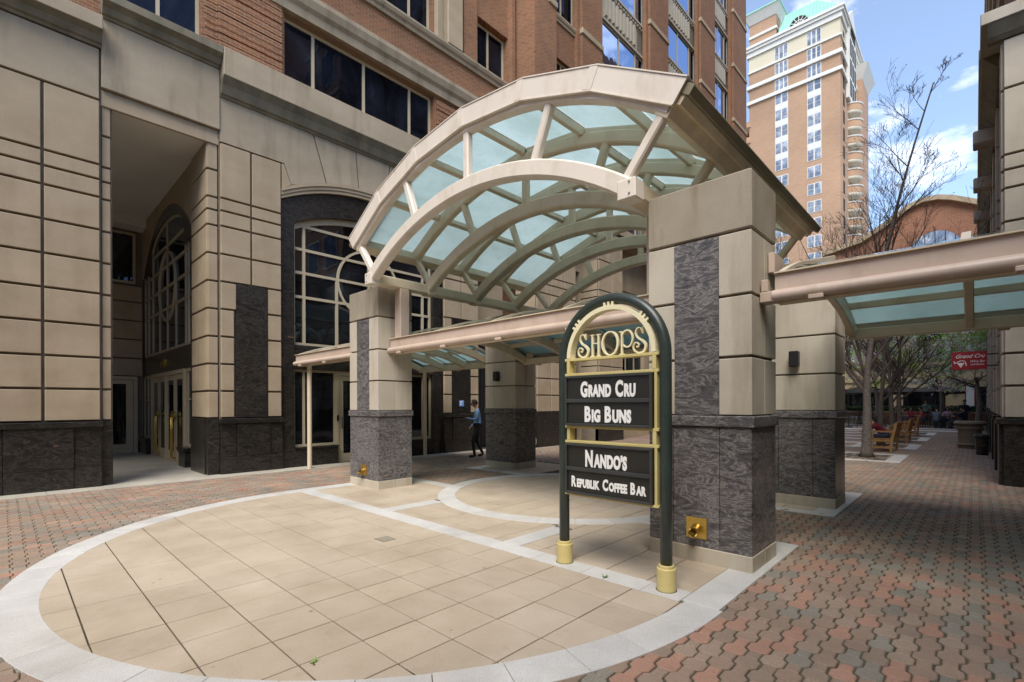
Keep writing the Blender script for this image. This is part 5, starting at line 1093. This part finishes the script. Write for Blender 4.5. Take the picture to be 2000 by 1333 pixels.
# ================================================================ TREES
def branchy(mb, p, d, L, r, lev, rnd, tips, spread=0.75, upb=0.20, minr=0.0032):
    n = 4 if lev > 1 else 3; pts = [p]; rs = [r]; q = p.copy(); dd = d.copy()
    for i in range(n):
        dd = (dd+Vector((rnd.gauss(0, .08), rnd.gauss(0, .08), rnd.gauss(0, .05)+upb*0.30))).normalized(); q = q+dd*(L/n); pts.append(q.copy()); rs.append(max(minr, r*(1-0.80*(i+1)/n)))
    mb.tube(pts, rs, 6 if r > 0.03 else (4 if r > 0.012 else 3), cap=False)
    if lev == 0: tips.append(q); return
    k = rnd.randint(4, 6)
    for _ in range(k):
        t = rnd.uniform(0.12, 0.95); i = min(int(t*n), n-1); b = pts[i].lerp(pts[i+1], t*n-i)
        side = Vector((rnd.gauss(0, 1), rnd.gauss(0, 1), rnd.gauss(0, 0.5))); side = (side-dd*side.dot(dd)).normalized()
        nd_ = (dd+side*spread*rnd.uniform(0.6, 1.3)+Vector((0, 0, upb*0.5))).normalized(); branchy(mb, b, nd_, L*rnd.uniform(0.42, 0.68)*(1.1-0.4*t), max(minr, rs[i]*rnd.uniform(0.45, 0.7)), lev-1, rnd, tips, spread, upb, minr)
def bare_tree(path, radii, label, seed, limbs, group='bare trees planted along the walk'):
    rnd = random.Random(seed); t = thing('bare_tree', path[0], label, 'tree', group)
    pp = stroke3(path); n = len(pp); rr = [radii[0]+(radii[1]-radii[0])*(i/(n-1))**0.5 for i in range(n)]; rr[0] *= 1.25
    obj('trunk', MB().tube(pp, rr, 14), 'bark', t, True)
    mb = MB(); tips = []
    for (fr, d, L, r) in limbs: branchy(mb, pp[min(n-1, int(fr*(n-1)))], Vector(d).normalized(), L, r, 3, rnd, tips)
    obj('crown', mb, 'twig', t); return t, tips
def stroke3(P):
    P = [Vector(p) for p in P]; out = []
    for i in range(len(P)-1):
        p0, p1, p2, p3 = P[max(i-1, 0)], P[i], P[i+1], P[min(i+2, len(P)-1)]
        for k in range(5):
            s = k/5; out.append(0.5*((2*p1)+(p2-p0)*s+(2*p0-5*p1+4*p2-p3)*s*s+(3*p1-p0-3*p2+p3)*s**3))
    return out+[P[-1]]
rl = random.Random(5)
def limbs(n, z0, z1, L, r, lean=0.0, rnd=rl):
    out = []
    for k in range(n):
        a = 6.283*k/n*1.62+rnd.uniform(-.4, .4); out.append((z0+(z1-z0)*k/max(1, n-1), (math.cos(a)+lean, math.sin(a)*0.8, rnd.uniform(0.8, 1.6)), L*rnd.uniform(0.7, 1.1)*(1-0.45*k/n), r*(1-0.55*k/n)))
    return out
tA, tips = bare_tree([(-2.32, 17.55, 0), (-2.30, 17.55, 1.3), (-2.28, 17.52, 2.6), (-2.05, 17.5, 4.4), (-1.78, 17.5, 6.2), (-1.35, 17.5, 8.2), (-0.80, 17.5, 10.3)], (0.17, 0.015), 'tall bare tree nearest the canopy, rising above the walkway roof', 21, limbs(13, 0.27, 0.92, 3.0, 0.034, 0.0)+[(0.30, (0.28, 0.2, 1), 5.4, 0.046), (0.33, (-0.35, -0.1, 1), 5.0, 0.042), (0.27, (-0.75, 0.2, 1), 5.2, 0.05), (0.42, (0.60, 0.1, 1), 4.2, 0.036), (0.36, (0.05, 0.2, 1), 4.8, 0.04), (0.24, (-1.2, 0.2, 1.7), 3.4, 0.060), (0.30, (-1.3, -0.2, 1.6), 3.0, 0.050), (0.34, (0.9, 0.3, 1.6), 2.8, 0.042), (0.28, (-0.7, 0.1, 2.0), 3.2, 0.05), (0.55, (1.0, 0.1, 1.3), 2.2, 0.032), (0.60, (-0.5, 0.1, 1.6), 2.0, 0.03), (0.97, (0.5, 0.0, 0.8), 0.8, 0.012), (0.95, (-0.4, 0.1, 0.8), 0.8, 0.012)])
mb, cl = MB(), []
for p in tips[::7]:
    s = 0.03; a = Vector((rl.gauss(0, 1), rl.gauss(0, 1), rl.gauss(0, 1))).normalized(); b = a.orthogonal().normalized(); mb.add([p-a*s, p-b*s*0.5, p+a*s, p+b*s*0.5], [(0, 1, 2, 3)]); cl.append((0.16, 0.13, 0.05))
o = obj('young_leaves', mb, 'leaf', tA); setcol(o.data, cl)
bare_tree([(-2.56, 22.7, 0), (-2.55, 22.7, 1.6), (-2.45, 22.7, 3.2), (-2.5, 22.7, 5.5), (-2.4, 22.7, 7.5)], (0.13, 0.015), 'bare tree with slim trunk behind the first bench', 31, limbs(10, 0.28, 0.9, 2.8, 0.05))
bare_tree([(-2.61, 26.9, 0), (-2.68, 26.9, 2.0), (-2.8, 26.9, 4.2), (-3.0, 26.9, 7.2)], (0.15, 0.02), 'third bare tree with a forked trunk along the walk', 41, limbs(10, 0.30, 0.9, 2.9, 0.055))
bare_tree([(-2.73, 31.0, 0), (-2.75, 31.0, 2.2), (-2.70, 31.0, 4.6), (-2.5, 31.0, 7.4)], (0.15, 0.02), 'farthest bare tree before the cafe umbrellas', 51, limbs(9, 0.30, 0.9, 3.0, 0.055, 0.15))
def blossom_tree(c, label, seed, rx, rz, zc, n):
    rnd = random.Random(seed); t = thing('blossom_tree', (c[0], c[1], 0), label, 'tree', 'flowering trees before the cafe')
    obj('trunk', MB().tube([(c[0], c[1], 0), (c[0]+0.08, c[1], 1.5), (c[0]-0.05, c[1], 3.0)], [0.16, 0.12, 0.07], 8), 'bark', t)
    mb = MB(); tips = []
    for k in range(7):
        a = 6.283*k/7; branchy(mb, Vector((c[0], c[1], 1.9+0.15*k)), Vector((math.cos(a), math.sin(a), 0.55)).normalized(), rx*0.75, 0.05, 2, rnd, tips, 0.55, 0.1, 0.008)
    obj('crown', mb, 'twig', t)
    cen = [(Vector((c[0]+rnd.gauss(0, .5)*rx, c[1]+rnd.gauss(0, .5)*rx, zc+rnd.gauss(0, .5)*rz)), rnd.uniform(0.25, 0.6), rnd.random() < 0.38) for _ in range(60)]
    pick = []
    def shp(r_):
        q, s, g = r_.choice(cen); pick.append(g); return q+Vector((r_.gauss(0, s), r_.gauss(0, s), r_.gauss(0, s*0.28)))
    mb, cl = leafmass(n, None, 0.062, [(1, 1, 1)], seed, shp)
    cl = [((0.42, 0.60, 0.10) if g else ((0.80, 0.78, 0.74) if rnd.random() < 0.75 else (0.30, 0.42, 0.12))) for g in pick]; cl = [tuple(v*rnd.uniform(0.6, 1.25) for v in q) for q in cl]
    o = obj('blossom', mb, 'leaf', t); setcol(o.data, cl)
blossom_tree((-4.7, 39.5), 'white blossoming tree behind the bare trunks on the left', 61, 2.4, 1.5, 4.6, 9000)
blossom_tree((-1.6, 41.5), 'white and green blossoming tree beside the red hanging sign', 62, 2.6, 1.6, 4.6, 9500)
blossom_tree((0.1, 37.5), 'blossoming tree with dark trunk close to the right building', 63, 1.5, 1.2, 4.7, 5000)
blossom_tree((-8.0, 43), 'blossoming tree farthest left, mostly hidden by the shaded pillar', 64, 2.2, 1.4, 4.6, 3000)
# ================================================================ CAFE FURNITURE
def umbrella(x, y, label):
    t = local(thing('cafe_umbrella', (x, y, 0), label, 'umbrella', 'black cafe umbrellas'))
    obj('pole', MB().lathe([(0.03, 0), (0.03, 2.75)], (0, 0, 0), 8), 'black', t); obj('base', MB().lathe([(0.28, 0), (0.28, 0.06), (0.05, 0.1)], (0, 0, 0), 14), 'black', t)
    n = 8; obj('shade', MB().add([(0, 0, 2.85)]+[(1.55*math.cos(6.28318*k/n), 1.55*math.sin(6.28318*k/n), 2.32) for k in range(n)]+[(1.55*math.cos(6.28318*k/n), 1.55*math.sin(6.28318*k/n), 2.16) for k in range(n)], [(0, 1+k, 1+(k+1) % n) for k in range(n)]+[(1+k, 1+n+k, 1+n+(k+1) % n, 1+(k+1) % n) for k in range(n)]), 'black', t)
for x, y, l in ((-6.2, 44, 'black cafe umbrella farthest left behind the first tree trunk'), (-4.0, 43.6, 'black cafe umbrella in the middle of the row'), (-2.0, 44, 'black cafe umbrella over the seated group on the right')): umbrella(x, y, l)
chair0 = local(thing('metal_chair', (0, 0, 0), 'black metal cafe chair on the far plaza', 'chair', 'black metal cafe chairs'))
obj('seat', MB().cbox(-0.21, 0.21, -0.21, 0.21, 0.43, 0.45, 0.005), 'black', chair0)
for sx in (-1, 1):
    for sy in (-1, 1): obj('leg', MB().tube([(sx*0.2, sy*0.2, 0.43), (sx*0.23, sy*0.23, 0)], 0.013, 6), 'black', chair0)
    obj('armrest', MB().tube([(sx*0.22, -0.2, 0.45), (sx*0.24, -0.1, 0.65), (sx*0.24, 0.18, 0.66), (sx*0.22, 0.2, 0.45)], 0.013, 6), 'black', chair0)
bk = obj('backrest', MB().tube([(-0.2, 0.2, 0.45), (-0.2, 0.25, 0.85), (0, 0.26, 0.90), (0.2, 0.25, 0.85), (0.2, 0.2, 0.45)], 0.014, 6), 'black', chair0)
for k in range(4): obj('spindle', MB().tube([(-0.12+0.08*k, 0.205, 0.45), (-0.12+0.08*k, 0.255, 0.87)], 0.008, 5), 'black', bk)
table0 = local(thing('cafe_table', (0, 0, 0), 'round black metal cafe table on the far plaza', 'table', 'black metal cafe tables'))
obj('table_top', MB().lathe([(0.42, 0.71), (0.42, 0.74)], (0, 0, 0), 20), 'black', table0); obj('stem', MB().lathe([(0.03, 0.05), (0.03, 0.709)], (0, 0, 0), 8), 'black', table0); obj('foot', MB().lathe([(0.26, 0), (0.24, 0.03), (0.03, 0.05)], (0, 0, 0), 14), 'black', table0)
spots_ = [((-6.0, 38.2), 0), ((-4.6, 38.5), 0.4), ((-2.9, 40.6), 1), ((-1.35, 40.4), 2), ((-7.4, 39.5), 0.8)]; first = True
where = ['just left of the nearest tree trunk', 'between the first and second tree trunks', 'beside the person in pale grey', 'beside the person in the checked shirt', 'farthest left, half hidden by the shaded pillar']
for ((x, y), a0), wh in zip(spots_, where):
    tb = table0 if first else copy_tree(table0); tb.location = (x, y, 0); tb['label'] = 'round black metal cafe table '+wh
    for k in range(4):
        a = a0+1.5708*k; ch = chair0 if (first and k == 0) else copy_tree(chair0); ch.location = (x+0.68*math.cos(a), y+0.68*math.sin(a), 0); ch.rotation_euler = (0, 0, a-1.5708); ch['label'] = 'black metal chair at the cafe table '+wh
    first = False

# unseen building added behind the viewer to block low light, also mirrored in windows
sb = thing('added_light_blocker', (4, -20, 0), 'unseen brick building added behind the viewer to block low light', 'building')
obj('wall', MB().box(-16, 34, -30, -19, 0, 15), 'brick', sb); obj('stone_base', MB().box(-16, 34, -19.0, -18.9, 0, 4.2), 'stone', sb); obj('cornice', MB().box(-16.2, 34.2, -19, -18.6, 14.4, 15.1), 'stone_top', sb)
for k in range(11):
    for z in (0.6, 5.4, 9.2):
        w = obj('window', MB().box(-14.5+k*4.4, -11.7+k*4.4, -18.95 if z > 1 else -18.88, -18.85, z, z+2.6), 'cream', sb); obj('pane', MB().box(-14.4+k*4.4, -11.8+k*4.4, -18.84, -18.83, z+0.1, z+2.5), 'dark', w)
# ================================================================ PEOPLE
def cloth(name, c): MT[name] = proc(name, tuple(v*0.85 for v in c), tuple(v*1.12 for v in c), 14, rough=0.85)
cloth('skin', (0.44, 0.26, 0.18)); cloth('hair_dark', (0.022, 0.016, 0.013)); cloth('shirt_blue', (0.20, 0.36, 0.62)); cloth('trousers_black', (0.018, 0.018, 0.020)); cloth('shoe', (0.02, 0.016, 0.014))
cloth('maroon', (0.17, 0.014, 0.026)); cloth('navy', (0.022, 0.03, 0.06)); cloth('denim', (0.07, 0.10, 0.18)); cloth('pale_shirt', (0.5, 0.47, 0.45)); cloth('mint', (0.42, 0.60, 0.53)); cloth('redcheck', (0.45, 0.07, 0.09)); cloth('pink', (0.60, 0.36, 0.44)); cloth('greyjean', (0.16, 0.18, 0.21)); cloth('check', (0.15, 0.17, 0.22))
def limbdict(pose):
    P = {}
    def a(n, p, r, par, reg): P[n] = (Vector(p), r, par, reg)
    return P, a
def person(name_label, loc, yaw, pose, mats, hair=True, fingers=False, group=None, scale=1.0, shades=False):
    t = local(thing('person', loc, name_label, 'person', group)); t.rotation_euler = (0, 0, yaw); t.scale = (scale,)*3
    V = []; Rr = []; E_ = []; reg = []; ix = {}
    for n, (p, r, par, rg) in pose.items():
        ix[n] = len(V); V.append(p); Rr.append(r)
        if par: E_.append((ix[par], ix[n])); reg.append(rg)
    me = bpy.data.meshes.new('body'); me.from_pydata(V, E_, []); o = bpy.data.objects.new('body_tmp', me); COL.objects.link(o)
    o.modifiers.new('s', 'SKIN')
    for sv, r in zip(me.skin_vertices[0].data, Rr): sv.radius = r if isinstance(r, tuple) else (r, r)
    me.skin_vertices[0].data[0].use_root = True
    ss = o.modifiers.new('d', 'SUBSURF'); ss.levels = 2; ss.render_levels = 2
    dg = bpy.context.evaluated_depsgraph_get(); bm_ = bpy.data.meshes.new_from_object(o.evaluated_get(dg)); bpy.data.objects.remove(o)
    names = list(dict.fromkeys(mats.values())); bm_.materials.clear()
    for m in names: bm_.materials.append(MT[m])
    segs = [(V[a], V[b], g) for (a, b), g in zip(E_, reg)]
    for f in bm_.polygons:
        c = f.center; best = (9e9, None)
        for a, b, g in segs:
            ab_ = b-a; s = max(0, min(1, (c-a).dot(ab_)/max(1e-9, ab_.length_squared))); d = (c-(a+ab_*s)).length
            if d < best[0]: best = (d, g)
        f.material_index = names.index(mats[best[1]])
    ob = link('body', bm_, None, t, True)
    if hair:
        hp = pose['head'][0]; hr = pose['head'][1]; mb = MB(); rings = []
        fw = Vector((1, 0, 0)); tilt = pose.get('_tilt', 0)
        n = 14; vs = []
        for i in range(7):
            ph = R_(-20+110*i/6)
            for k in range(n):
                an = 6.28318*k/n; x, y, z = math.cos(an)*math.cos(ph), math.sin(an)*math.cos(ph), math.sin(ph)
                if x > 0.35 and z < 0.45: z = 0.45; x *= 0.98
                vs.append(hp+Vector((x*0.112-0.012, y*0.092, z*0.108+0.035)))
        fs = [(i*n+k, i*n+(k+1) % n, (i+1)*n+(k+1) % n, (i+1)*n+k) for i in range(6) for k in range(n)]
        obj('hair', MB().add(vs, fs), mats.get('hair', 'hair_dark'), t, True)
    if shades:
        hp = pose['head'][0]; obj('sunglasses', MB().cbox(hp.x+0.072, hp.x+0.105, hp.y-0.065, hp.y+0.065, hp.z-0.01, hp.z+0.03, 0.008).box(hp.x-0.03, hp.x+0.08, hp.y-0.09, hp.y-0.08, hp.z+0.015, hp.z+0.027).box(hp.x-0.03, hp.x+0.08, hp.y+0.08, hp.y+0.09, hp.z+0.015, hp.z+0.027), 'black', t)
    return t
def body(hz=0.95, lean=0.0, legs=None, arms=None, hd=(0.05, 0, 0.02), fingers=False):
    P = {}; s = math.sin(lean); c = math.cos(lean); up_ = lambda h, x=0, y=0: (x*c+s*h, y, hz+h*c-x*s)
    P['pelvis'] = (Vector(up_(0)), (0.115, 0.15), None, 'leg'); P['waist'] = (Vector(up_(0.17)), (0.105, 0.14), 'pelvis', 'torso')
    P['chest'] = (Vector(up_(0.38)), (0.115, 0.165), 'waist', 'torso'); P['neckb'] = (Vector(up_(0.51)), (0.06, 0.07), 'chest', 'torso')
    P['neck'] = (Vector(up_(0.57, 0.015)), 0.048, 'neckb', 'skin'); nk = P['neck'][0]
    P['head'] = (nk+Vector((hd[0], hd[1], 0.10+hd[2])), (0.085, 0.085), 'neck', 'skin'); P['crown'] = (P['head'][0]+Vector((-0.01, 0, 0.09)), (0.066, 0.07), 'head', 'skin'); P['nose'] = (P['head'][0]+Vector((0.105, 0, -0.02)), 0.012, 'head', 'skin')
    for sd, k in ((1, 'L'), (-1, 'R')):
        P['sh'+k] = (Vector(up_(0.44, 0, sd*0.17)), 0.062, 'chest', 'torso'); el, wr, hn = arms[k]
        P['el'+k] = (Vector(el), 0.044, 'sh'+k, 'sleeve'); P['wr'+k] = (Vector(wr), 0.030, 'el'+k, 'forearm'); h_ = Vector(hn); w_ = Vector(wr); P['pm'+k] = (w_.lerp(h_, 0.5), (0.036, 0.022), 'wr'+k, 'skin')
        if fingers:
            dv = (h_-w_).normalized(); sv = dv.orthogonal().normalized() if abs(dv.z) > 0.9 else dv.cross(Vector((0, 0, 1))).normalized(); pm = w_.lerp(h_, 0.5)
            for q in range(4): b0 = pm+dv*0.04+sv*(q-1.5)*0.019; P['f%d%s' % (q, k)] = (b0, 0.0095, 'pm'+k, 'skin'); P['g%d%s' % (q, k)] = (b0+dv*(0.035-0.004*abs(q-1.5))+Vector((0, 0, -0.014)), 0.008, 'f%d%s' % (q, k), 'skin')
            P['th'+k] = (pm+sv*0.045+dv*0.005, 0.010, 'pm'+k, 'skin'); P['ti'+k] = (pm+sv*0.055+dv*0.04, 0.009, 'th'+k, 'skin')
        else: P['fi'+k] = (h_, (0.026, 0.014), 'pm'+k, 'skin')
        kn, an, to = legs[k]; P['hip'+k] = (Vector(up_(-0.03, 0, sd*0.085)), 0.098, 'pelvis', 'leg'); P['kn'+k] = (Vector(kn), 0.062, 'hip'+k, 'leg'); P['an'+k] = (Vector(an), 0.046, 'kn'+k, 'leg'); P['he'+k] = (Vector(an)+Vector((-0.02, 0, -0.05)), 0.04, 'an'+k, 'shoe'); P['to'+k] = (Vector(to), (0.045, 0.03), 'he'+k, 'shoe')
    return P
M1 = {'torso': 'shirt_blue', 'sleeve': 'shirt_blue', 'forearm': 'shirt_blue', 'skin': 'skin', 'leg': 'trousers_black', 'shoe': 'shoe'}
walk = body(0.93, 0.03, {'L': ((0.14, 0.09, 0.50), (0.10, 0.09, 0.10), (0.27, 0.10, 0.035)), 'R': ((0.02, -0.09, 0.49), (-0.16, -0.09, 0.12), (-0.02, -0.10, 0.035))},
            {'L': ((0.06, 0.24, 1.13), (0.30, 0.13, 1.17), (0.38, 0.07, 1.20)), 'R': ((-0.02, -0.25, 1.12), (0.16, -0.24, 0.92), (0.22, -0.23, 0.86))}, (0.075, 0, -0.005), True)
man = person('walking man in light blue shirt and dark trousers looking at his phone', (-10.85, 9.87, 0), math.atan2(-0.80, -0.60), walk, M1, True, shades=True)
obj('belt', MB().sweep([(0.118*math.cos(6.28318*k/18)+0.004, 0.155*math.sin(6.28318*k/18), 1.0) for k in range(18)], (0, 0, 1), 0.018, 0.012, closed=True), 'black', man)
ph = local(thing('phone', (-10.85, 9.87, 0), 'small dark phone held in the hand of the walking man', 'phone')); ph.rotation_euler = man.rotation_euler
o = obj('phone_body', MB().cbox(-0.035, 0.035, -0.005, 0.005, -0.07, 0.07, 0.003), 'black', ph); o.location = (0.40, 0.085, 1.235); o.rotation_euler = (0.9, 0, 1.57)
def seated(lean=0.1, arms=None, hz=0.56, hd=(0.05, 0, 0.02)):
    L = {k: ((0.46, s*0.11, 0.50), (0.44, s*0.12, 0.10), (0.60, s*0.12, 0.035)) for k, s in (('L', 1), ('R', -1))}
    return body(hz, lean, L, arms or {'L': ((0.16, 0.24, 0.78), (0.38, 0.16, 0.74), (0.48, 0.12, 0.76)), 'R': ((0.16, -0.24, 0.78), (0.38, -0.16, 0.74), (0.48, -0.12, 0.76))}, hd)
def mk(torso, leg='denim', fore='skin', hair='hair_dark', skin='skin'): return {'torso': torso, 'sleeve': torso, 'forearm': fore, 'skin': skin, 'leg': leg, 'shoe': 'shoe', 'hair': hair}
fwdarm = {'L': ((0.42, 0.22, 0.74), (0.62, 0.15, 0.66), (0.74, 0.12, 0.66)), 'R': ((0.42, -0.22, 0.74), (0.62, -0.15, 0.66), (0.74, -0.12, 0.66))}
person('person in maroon shirt leaning forward on the nearest teak bench', (-2.12, 20.15, -0.02), math.pi, seated(0.75, fwdarm, 0.54), mk('maroon', 'navy'), True)
grp = 'people seated at the far cafe tables'
for x, y, yaw, tor, lab, ln in ((-3.55, 40.6, -0.3, 'pale_shirt', 'seated person in pale grey shirt left of the second trunk', 0.2), (-3.1, 41.4, -1.2, 'redcheck', 'seated person in red patterned top behind the second trunk', 0.1), (-2.45, 41.5, 3.4, 'redcheck', 'seated person in red and white top beside the farthest bench', 0.2),
        (-1.75, 39.75, 1.4, 'check', 'seated person in dark checked shirt seen from behind', 0.25), (-1.25, 41.2, -1.6, 'pink', 'seated person in pink top beyond the checked shirt', 0.1), (-0.65, 40.2, 2.9, 'navy', 'seated person in navy top and grey jeans leaning back', -0.25)):
    person(lab, (x, y, -0.04), yaw, seated(ln), mk(tor, 'greyjean' if tor == 'navy' else 'denim'), True, group=grp)
stand = body(0.93, 0.0, {k: ((0.03, s*0.10, 0.50), (0.0, s*0.11, 0.10), (0.16, s*0.12, 0.035)) for k, s in (('L', 1), ('R', -1))}, {'L': ((-0.02, 0.25, 1.13), (0.06, 0.25, 0.90), (0.08, 0.24, 0.80)), 'R': ((-0.02, -0.25, 1.13), (0.06, -0.25, 0.90), (0.08, -0.24, 0.80))})
person('standing man in dark jacket behind the round planter', (-0.50, 42.2, 0), -1.4, stand, mk('navy', 'trousers_black', 'navy'), True)
person('distant standing person in mint green top near the cafe', (-2.55, 45.4, 0), -1.5, stand, mk('mint', 'trousers_black'), True)
# ================================================================ BICYCLE AND SMALL THINGS
bc = local(thing('bicycle', (-10.66, 12.42, 0), 'parked bicycle mostly hidden behind the shaded left pillar', 'bicycle')); bc.rotation_euler = (0, 0, TH)
# local x runs along the picture's right, the front wheel at x = -0.33 from its right edge
for x in (-0.34, -1.38):
    w = obj('wheel', MB().tube([(x+0.335*math.cos(6.28318*k/28), 0, 0.335+0.335*math.sin(6.28318*k/28)) for k in range(29)], 0.018, 6, False), 'black', bc)
    obj('rim', MB().tube([(x+0.30*math.cos(6.28318*k/24), 0, 0.335+0.30*math.sin(6.28318*k/24)) for k in range(25)], 0.009, 5, False), 'taupe', w)
    for k in range(12): a = 6.28318*k/12; obj('spoke', MB().tube([(x, 0, 0.335), (x+0.3*math.cos(a), 0, 0.335+0.3*math.sin(a))], 0.0025, 3), 'taupe', w)
obj('frame', MB().tube([(-0.34, 0, 0.335), (-0.50, 0, 0.88)], 0.015, 6).tube([(-0.48, 0, 0.80), (-1.02, 0, 0.82)], 0.016, 6).tube([(-0.47, 0, 0.72), (-0.93, 0, 0.29)], 0.017, 6).tube([(-0.93, 0, 0.29), (-1.06, 0, 0.92)], 0.015, 6).tube([(-0.93, 0, 0.29), (-1.38, 0, 0.335)], 0.011, 6).tube([(-1.02, 0, 0.80), (-1.38, 0, 0.335)], 0.010, 6), 'red', bc)
obj('saddle', MB().cbox(-1.18, -0.94, -0.07, 0.07, 0.93, 0.98, 0.02), 'black', bc); obj('handlebar', MB().tube([(-0.40, -0.28, 0.95), (-0.50, -0.12, 0.96), (-0.51, 0.12, 0.96), (-0.40, 0.28, 0.95)], 0.013, 6).tube([(-0.50, 0, 0.86), (-0.51, 0, 0.96)], 0.013, 6), 'black', bc); obj('crank', MB().lathe([(0.09, -0.008), (0.09, 0.008)], (0, 0, 0), 16), 'black', bc).matrix_local = Matrix.Translation((-0.93, -0.03, 0.29)) @ Matrix.Rotation(R_(90), 4, 'X')
def weed(x, y, s, n, label, seed):
    rnd = random.Random(seed); mb = MB(); cl = []
    for k in range(n):
        a = rnd.uniform(0, 6.283); d = Vector((math.cos(a), math.sin(a), rnd.uniform(0.3, 1.2))).normalized(); L = s*rnd.uniform(0.5, 1); p = Vector((x, y, 0.004)); q = p+d*L; sd = Vector((-d.y, d.x, 0))*L*0.22; m_ = p.lerp(q, 0.6)
        mb.add([p, m_-sd, q, m_+sd], [(0, 1, 2, 3)]); cl.append(tuple(v*rnd.uniform(0.7, 1.3) for v in (0.20, 0.33, 0.05)))
    o = obj('weed', mb, 'leaf'); setcol(o.data, cl); tag(o, label, 'weed', 'weeds growing in the paving joints')
weed(-2.46, 3.80, 0.05, 14, 'tiny green weed in the white slab joint between the sign posts', 1)
weed(-2.95, 1.32, 0.045, 12, 'tiny green weed at the front edge of the plaza tiles', 2)
MT['leaf_red'] = MT['red']
